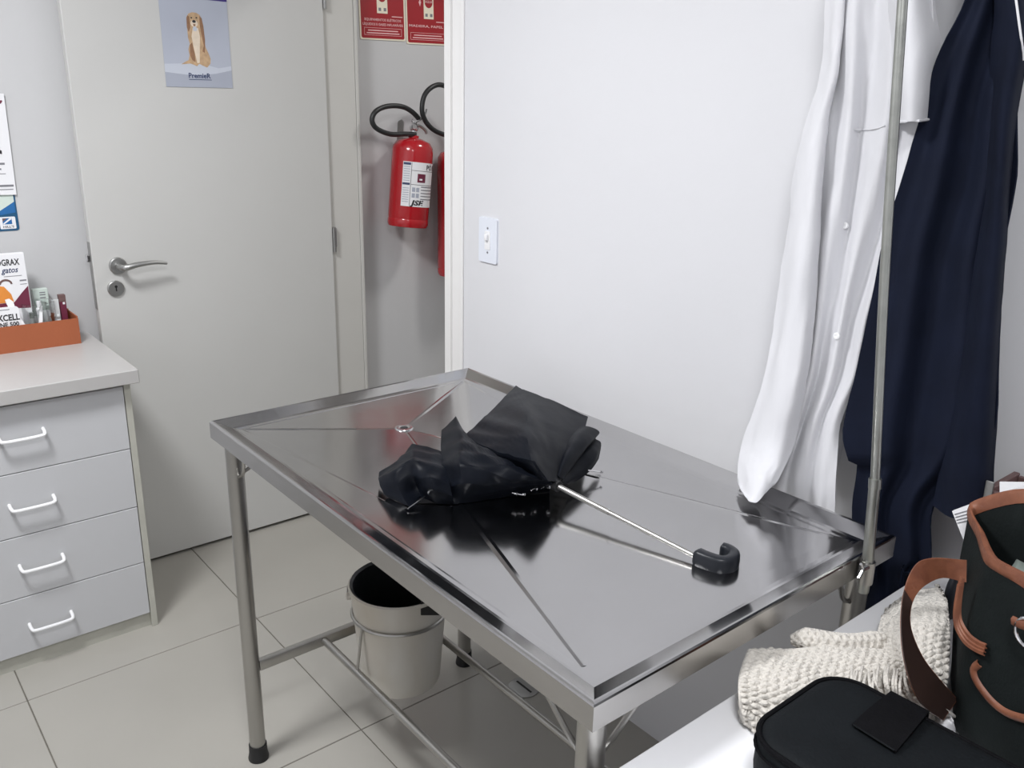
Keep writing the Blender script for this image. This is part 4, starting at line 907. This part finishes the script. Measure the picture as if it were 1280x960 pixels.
# rolled fold behind
def roll(px, r0, seed, n=40, m=150, flat=.8):
    pts = cr([atZ(*p) for p in px], m//(len(px)-1)); bm = BM(); rings = []; L = 0
    for i, p in enumerate(pts):
        d = (pts[min(i+1, len(pts)-1)]-pts[max(i-1, 0)]).normalized(); u, v = frame_of(d)
        if i: L += (p-pts[i-1]).length
        t = i/(len(pts)-1); r_ = r0*min(1, .35+3.2*min(t, 1-t)) if t > 0 else r0*.35
        ring = []
        for k in range(n):
            a = 2*math.pi*k/n; dirn = u*math.cos(a)+v*math.sin(a)
            u_ = L/.0105; v_ = a*r0/.011; rr_ = math.floor(v_); uu = u_+(.5 if rr_ % 2 else 0)
            q = math.hypot((uu-math.floor(uu)-.5)*1.25, v_-rr_-.5)
            q3 = p+dirn*(r_+.0050*(-1.3*math.exp(-(q/.27)**2))+.004*nz(p+dirn*r_, 25, seed)); q3.z = max(q3.z, ZD_+.001)
            ring.append(bm.verts.new(q3))
        rings.append(ring)
    for a, b in zip(rings, rings[1:]):
        for k in range(n): bm.faces.new((a[k], a[(k+1) % n], b[(k+1) % n], b[k]))
    bm.faces.new(rings[0]); bm.faces.new(rings[-1]); return bm
obj('rolled_fold', roll([(988, 800, .838), (1012, 801, .842), (1045, 806, .844), (1085, 805, .842), (1120, 798, .838)], .0185, 4.0), 'knit', sw_, ang=180)
K2 = P3([[(1108, 762, .800), (1135, 742, .815), (1165, 736, .830), (1200, 736, .830), (1225, 742, .805)],
         [(1098, 785, .822), (1128, 768, .862), (1165, 758, .880), (1198, 760, .878), (1228, 768, .840)],
         [(1092, 815, .835), (1125, 805, .872), (1160, 798, .885), (1195, 800, .880), (1225, 806, .850)],
         [(1096, 845, .832), (1128, 842, .856), (1160, 840, .866), (1192, 842, .858), (1220, 846, .836)],
         [(1110, 876, .800), (1138, 880, .806), (1165, 882, .808), (1190, 884, .804), (1210, 880, .800)]])
obj('heaped_fold', sheet(knit(K2, 0, 0, 34, 32, 0, 13.0, lump=.009, dep=.0075), .003), 'knit', sw_, ang=180)
for k in range(16):
    x0 = 1066+k*4.3+random.uniform(-3, 3); y0 = 838+random.uniform(-6, 6); dx = random.uniform(-9, 13)
    z0 = .862; pts = [atZ(x0, y0, z0), atZ(x0+dx*.3-2, y0+16, .866), atZ(x0+dx*.7, y0+32, .852), atZ(x0+dx, y0+46, .832)]
    obj('fringe_strand', tb(cr(pts, 5), .0019, 6), 'knit', sw_)
for k in range(5):
    x0 = 1118+k*9; pts = [atZ(x0, 868+k, .845), atZ(x0+14, 874+k, .845), atZ(x0+30, 884+k, .828), atZ(x0+40, 892+k, .806)]
    obj('fringe_strand', tb(cr(pts, 5), .0019, 6), 'knit', sw_)

# ---- black soft case with webbing strap
lb_ = thing('soft_case', (.86, .33, ZD_), 'black zipped soft case with webbing strap on the desk before the cream shawl', 'case')
LZ = .888; lx0, lx1, ly0, ly1 = .757, .957, .16, .478
def rloop(x0, x1, y0, y1, r, n=8):
    return rrect(x0, x1, y0, y1, r, n)
bm = BM(); rings = []
for dz, ins_ in ((0.002, .014), (0.010, .004), (.05, .0), (.080, .001), (.092, .003), (.097, .008), (.099, .018), (.1005, .05), (.101, .085)):
    L = rloop(lx0+ins_, lx1-ins_, ly0+ins_, ly1-ins_, max(.012, .048-ins_*.6)); rings.append([bm.verts.new((x, y, ZD_+dz+.0015*nz((x, y, dz), 20, 2)*(1 if dz > .05 else 0))) for x, y in L])
for a, b in zip(rings, rings[1:]):
    for k in range(len(a)): bm.faces.new((a[k], a[(k+1) % len(a)], b[(k+1) % len(a)], b[k]))
bm.faces.new(rings[0]); bm.faces.new(rings[-1])
obj('case_body', bm, 'poly', lb_, ang=60)
L = rloop(lx0+.002, lx1-.002, ly0+.002, ly1-.002, .0465)
obj('piping', tb([(x, y, ZD_+.0935) for x, y in L+L[:1]], .0036, 8), 'webb', lb_)
obj('zip_tape', tb([(x, y, ZD_+.078) for x, y in [((x-.857)*1.022+.857, (y-.319)*1.014+.319) for x, y in L+L[:1]]], .0022, 6), 'webb', lb_)
g = patch([[Vector((.862, .398, ZD_+.1045)), Vector((.90, .399, ZD_+.107)), Vector((.94, .400, ZD_+.1055)), Vector((.9615, .401, ZD_+.100)), Vector((.966, .401, ZD_+.06))],
           [Vector((.858, .342, ZD_+.1045)), Vector((.90, .345, ZD_+.108)), Vector((.94, .350, ZD_+.106)), Vector((.9615, .354, ZD_+.100)), Vector((.966, .356, ZD_+.06))]], 4, 6)
obj('strap', sheet(g, .0028), 'webb', lb_)
obj('strap_stitching', tb([(.8605, .396, ZD_+.1065), (.8575, .344, ZD_+.1065)], .0011, 5), 'poly', lb_)

# ---- canvas handbag with tan leather trim
hb = thing('handbag', (1.13, .3, ZD_), 'dark canvas handbag with tan leather trim standing open at the right of the desk', 'handbag')
BL, FL_, FR_, BRr = Vector((1.231, .453, 1.050)), Vector((1.100, .370, 1.048)), Vector((1.005, .165, 1.035)), Vector((1.155, .205, 1.075))
rimc = [BL, Vector((1.166, .4115, 1.047)), FL_, Vector((1.079, .321, 1.049)), Vector((1.050, .255, 1.042)), FR_, Vector((1.08, .175, 1.03)), BRr, Vector((1.190, .300, 1.105)), Vector((1.214, .385, 1.102))]
def loopcr(P, k):
    P = [Vector(p) for p in P]; n = len(P); o = []
    for i in range(n):
        p0, p1, p2, p3 = P[i-1], P[i], P[(i+1) % n], P[(i+2) % n]
        for j in range(k):
            t = j/k; c = .35   # tight corners
            m1, m2 = (p2-p0)*c, (p3-p1)*c
            o.append(p1*(2*t**3-3*t*t+1)+m1*(t**3-2*t*t+t)+p2*(-2*t**3+3*t*t)+m2*(t**3-t*t))
    return o
rim = loopcr(rimc, 6)
basec = [Vector((1.218, .428, ZD_)), Vector((1.155, .398, ZD_)), Vector((1.088, .362, ZD_)), Vector((1.062, .310, ZD_)), Vector((1.035, .250, ZD_)), Vector((1.0, .175, ZD_)), Vector((1.07, .170, ZD_)), Vector((1.145, .19, ZD_)), Vector((1.175, .29, ZD_)), Vector((1.200, .37, ZD_))]
base = loopcr(basec, 6); NL = len(rim)
cen = Vector((1.115, .30, 0))
bm = BM(); rings = []
for t in [0, .02, .1, .25, .4, .55, .7, .85, 1.0]:
    bul = .010*math.sin(math.pi*t)
    ring = []
    for a, b in zip(base, rim):
        p = a.lerp(b, t); d = Vector((p.x-cen.x, p.y-cen.y, 0)).normalized(); ring.append(bm.verts.new(p+d*(bul+.004*nz(p, 14, 4)*(1 if .05 < t < .95 else 0)-(.006 if t == 0 else 0))))
    rings.append(ring)
for t in [1.0, .8, .5, .2]:
    ring = []
    for a, b in zip(base, rim):
        p = a.lerp(b, t); d = Vector((p.x-cen.x, p.y-cen.y, 0)).normalized(); ring.append(bm.verts.new(p-d*.006+Vector((0, 0, .004 if t < .3 else 0))))
    rings.append(ring)
for a, b in zip(rings, rings[1:]):
    for k in range(NL): bm.faces.new((a[k], a[(k+1) % NL], b[(k+1) % NL], b[k]))
bm.faces.new(rings[0]); bm.faces.new(rings[-1])
obj('bag_body', bm, 'canvas', hb, ang=60)
# leather binding along the rim
bm = BM(); R0 = []
for k, p in enumerate(rim):
    d = Vector((p.x-cen.x, p.y-cen.y, 0)).normalized()
    R0.append([bm.verts.new(p+d*x+Vector((0, 0, z))) for x, z in ((.0030, -.011), (.0040, -.003), (.0025, .003), (-.003, .004), (-.0085, .002), (-.0090, -.013), (-.0075, -.014), (-.002, -.003), (.0012, -.012))])
for k in range(NL):
    a, b = R0[k], R0[(k+1) % NL]
    for j in range(9): bm.faces.new((a[j], a[(j+1) % 9], b[(j+1) % 9], b[j]))
obj('rim_binding', bm, 'leather', hb, ang=50)
# loose handle flopped over the shawl
so = [(1208, 700, 1.002), (1165, 698, 1.0), (1143, 708, .990), (1129, 745, .962), (1127, 800, .928), (1137, 850, .893), (1154, 882, .863), (1178, 900, .822)]
si = [(1208, 728, .974), (1178, 722, .972), (1152, 735, .966), (1139, 757, .950), (1138, 785, .926), (1152, 820, .897), (1172, 847, .870), (1196, 874, .830)]
e0, e1 = cr([atZ(*p) for p in so], 6), cr([atZ(*p) for p in si], 6)
e1 = [a+(b-a)*1.0 for a, b in zip(e0, e1)]
g = [[a, a.lerp(b, .5), b] for a, b in zip(e0, e1)]
hs_ = obj('handle_strap', sheet(g, .0026), 'leather', hb, ang=50)
gi = []
for r in g:
    row = []
    for p in r: row.append(p+(CPOS-p).normalized()*.0026)
    gi.append(row)
cut = int(len(gi)*.40)
# lining on the inner face of the loop
obj('strap_lining', sheet(gi[cut:], .0012), 'brown', hb, ang=50)
# trims on the front panel
fn = (FR_-FL_).cross(Vector((0, 0, 1))).normalized(); 
if fn.dot(CPOS-FL_) < 0: fn = -fn
fp_ = FL_+fn*.014
gn = (BL-FL_).cross(Vector((0, 0, 1))).normalized()
if gn.dot(CPOS-FL_) < 0: gn = -gn
gp_ = FL_+gn*.012
fpx = lambda x, y, o=0: atPlane(x, y, fp_+fn*o, fn)
pk = [fpx(*p) for p in ((1224, 829), (1217, 836), (1219, 848), (1229, 864), (1243, 880), (1260, 892), (1283, 899), (1310, 900))]
def band(pts, wd, th, nrm, m, nm, par):
    c = cr(pts, 5); g = []
    for i, p in enumerate(c):
        d = (c[min(i+1, len(c)-1)]-c[max(i-1, 0)]).normalized(); s_ = d.cross(nrm).normalized(); g.append([p-s_*wd/2-nrm*.001, p-s_*wd*.3+nrm*th, p+s_*wd*.3+nrm*th, p+s_*wd/2-nrm*.001])
    return obj(nm, sheet(g, .0016), m, par, ang=60)
band(pk, .0095, .002, fn, 'leather', 'pocket_binding', hb)
for k, off in enumerate((0, 5, 9)):
    ps = [fpx(*p, .004+.002*k) for p in ((1203-off*.4, 722+off), (1199-off*.5, 755+off), (1200-off*.4, 775+off), (1210-off*.4, 793+off), (1222-off*.3, 803+off), (1233-off*.3, 808+off))]
    band(ps, .0055, .0015, fn, 'leather', 'handle_tab', hb)
dc = fpx(1284, 792, .008); rg = [dc+Vector((0, 0, 1))*math.sin(a)*.017+(FR_-FL_).normalized()*math.cos(a)*.017 for a in [2*math.pi*k/24 for k in range(25)]]
obj('metal_ring', tb(rg, .0022, 8), 'chrome', hb)
band([fpx(1266, 776, .006), fpx(1278, 781, .008), fpx(1295, 784, .008)], .011, .002, fn, 'leather', 'ring_tab', hb)
# things in and behind the bag
gc = tag(obj('folded_cloth', sheet(patch([[Vector((1.10+.03*i+.01*j, .34-.055*j+.01*i, .985+.02*math.sin(i*1.3+j)+.012*i)) for j in range(4)] for i in range(4)], 5, 5, lambda p, i, j, I_, J_: p+Vector((0, 0, .006*nz(p, 40, 3)))), .012), 'greycloth', ang=80), 'grey-green folded cloth inside the open handbag', 'cloth')
def standing(name, pts, X, th, m, lab, cat):
    P = [atX(x, y, X) for x, y in pts]; bm = BM(); a = [bm.verts.new(p) for p in P]; b = [bm.verts.new(p+Vector((th, 0, 0))) for p in P]; n = len(P)
    bm.faces.new(a); bm.faces.new(b[::-1])
    for i in range(n): bm.faces.new((a[i], a[(i+1) % n], b[(i+1) % n], b[i]))
    return tag(obj(name, bm, m, smooth=False), lab, cat)
pbun = standing('paper_bundle', [(1190, 639), (1207, 682), (1203, 830), (1330, 800), (1340, 585), (1250, 617)], 1.262, .008, 'paper', 'white bundle of folded papers standing behind the handbag', 'papers')
for k in range(4):
    p0, p1 = atX(1193+k*1.2, 643+k*3.6, 1.2612), atX(1212, 637.5+k*4.2, 1.2612)
    obj('text_line_print', tb([p0, p1], .0007, 4), 'greyink', pbun)
ps2 = standing('paper_sheet', [(1249.5, 602.5), (1250, 690), (1340, 690), (1340, 604)], 1.375, .003, 'paper', 'plain white paper sheet upright behind the paper bundle', 'paper')
fh = thing('file_holder', (1.44, .37, ZD_), 'dull brown board file holder on the desk against the bright wall', 'file holder')
fa = atX(1243, 595, 1.42)
obj('end_board', bx(1.395, 1.50, fa.y-.010, fa.y, ZD_, fa.z-.012, .001, 1), 'wood', fh)
obj('side_board', bx(1.492, 1.50, .16, fa.y-.0105, ZD_, fa.z-.016, .001, 1), 'wood', fh)
obj('side_board', bx(1.395, 1.403, .16, fa.y-.0105, ZD_, fa.z-.016, .001, 1), 'wood', fh)
obj('corner_strip', bx(1.391, 1.3948, fa.y-.012, fa.y+.001, ZD_, fa.z, .001, 1), 'satin', fh)
# small crumpled tissue between case and handbag, dark glossy pouch behind the handle
tq = [[atZ(1150+13*i+2*j, 893+4*i+7*j-12, .80+.012*math.sin(i*2+j*1.7)) for j in range(4)] for i in range(4)]
tag(obj('tissue', sheet(patch(tq, 4, 4), .0015), 'paper', ang=60), 'small crumpled white tissue between the soft case and the handbag', 'tissue')
po = atZ(1193, 745, .83)
bm = BM(); rings = []
for t in range(9):
    z = ZD_+.001+.085*t/8; r1 = .026*math.sqrt(max(.05, 1-(2*t/8-1)**2*.8)); r2 = .013*math.sqrt(max(.05, 1-(2*t/8-1)**2*.8))
    rings.append([bm.verts.new((po.x+math.cos(a)*r1, po.y+math.sin(a)*r2, z)) for a in [2*math.pi*k/20 for k in range(20)]])
for a, b in zip(rings, rings[1:]):
    for k in range(20): bm.faces.new((a[k], a[(k+1) % 20], b[(k+1) % 20], b[k]))
bm.faces.new(rings[0]); bm.faces.new(rings[-1])
tag(obj('glasses_pouch', bm, 'hdl', ang=60), 'small glossy dark pouch behind the tan handle of the handbag', 'pouch')
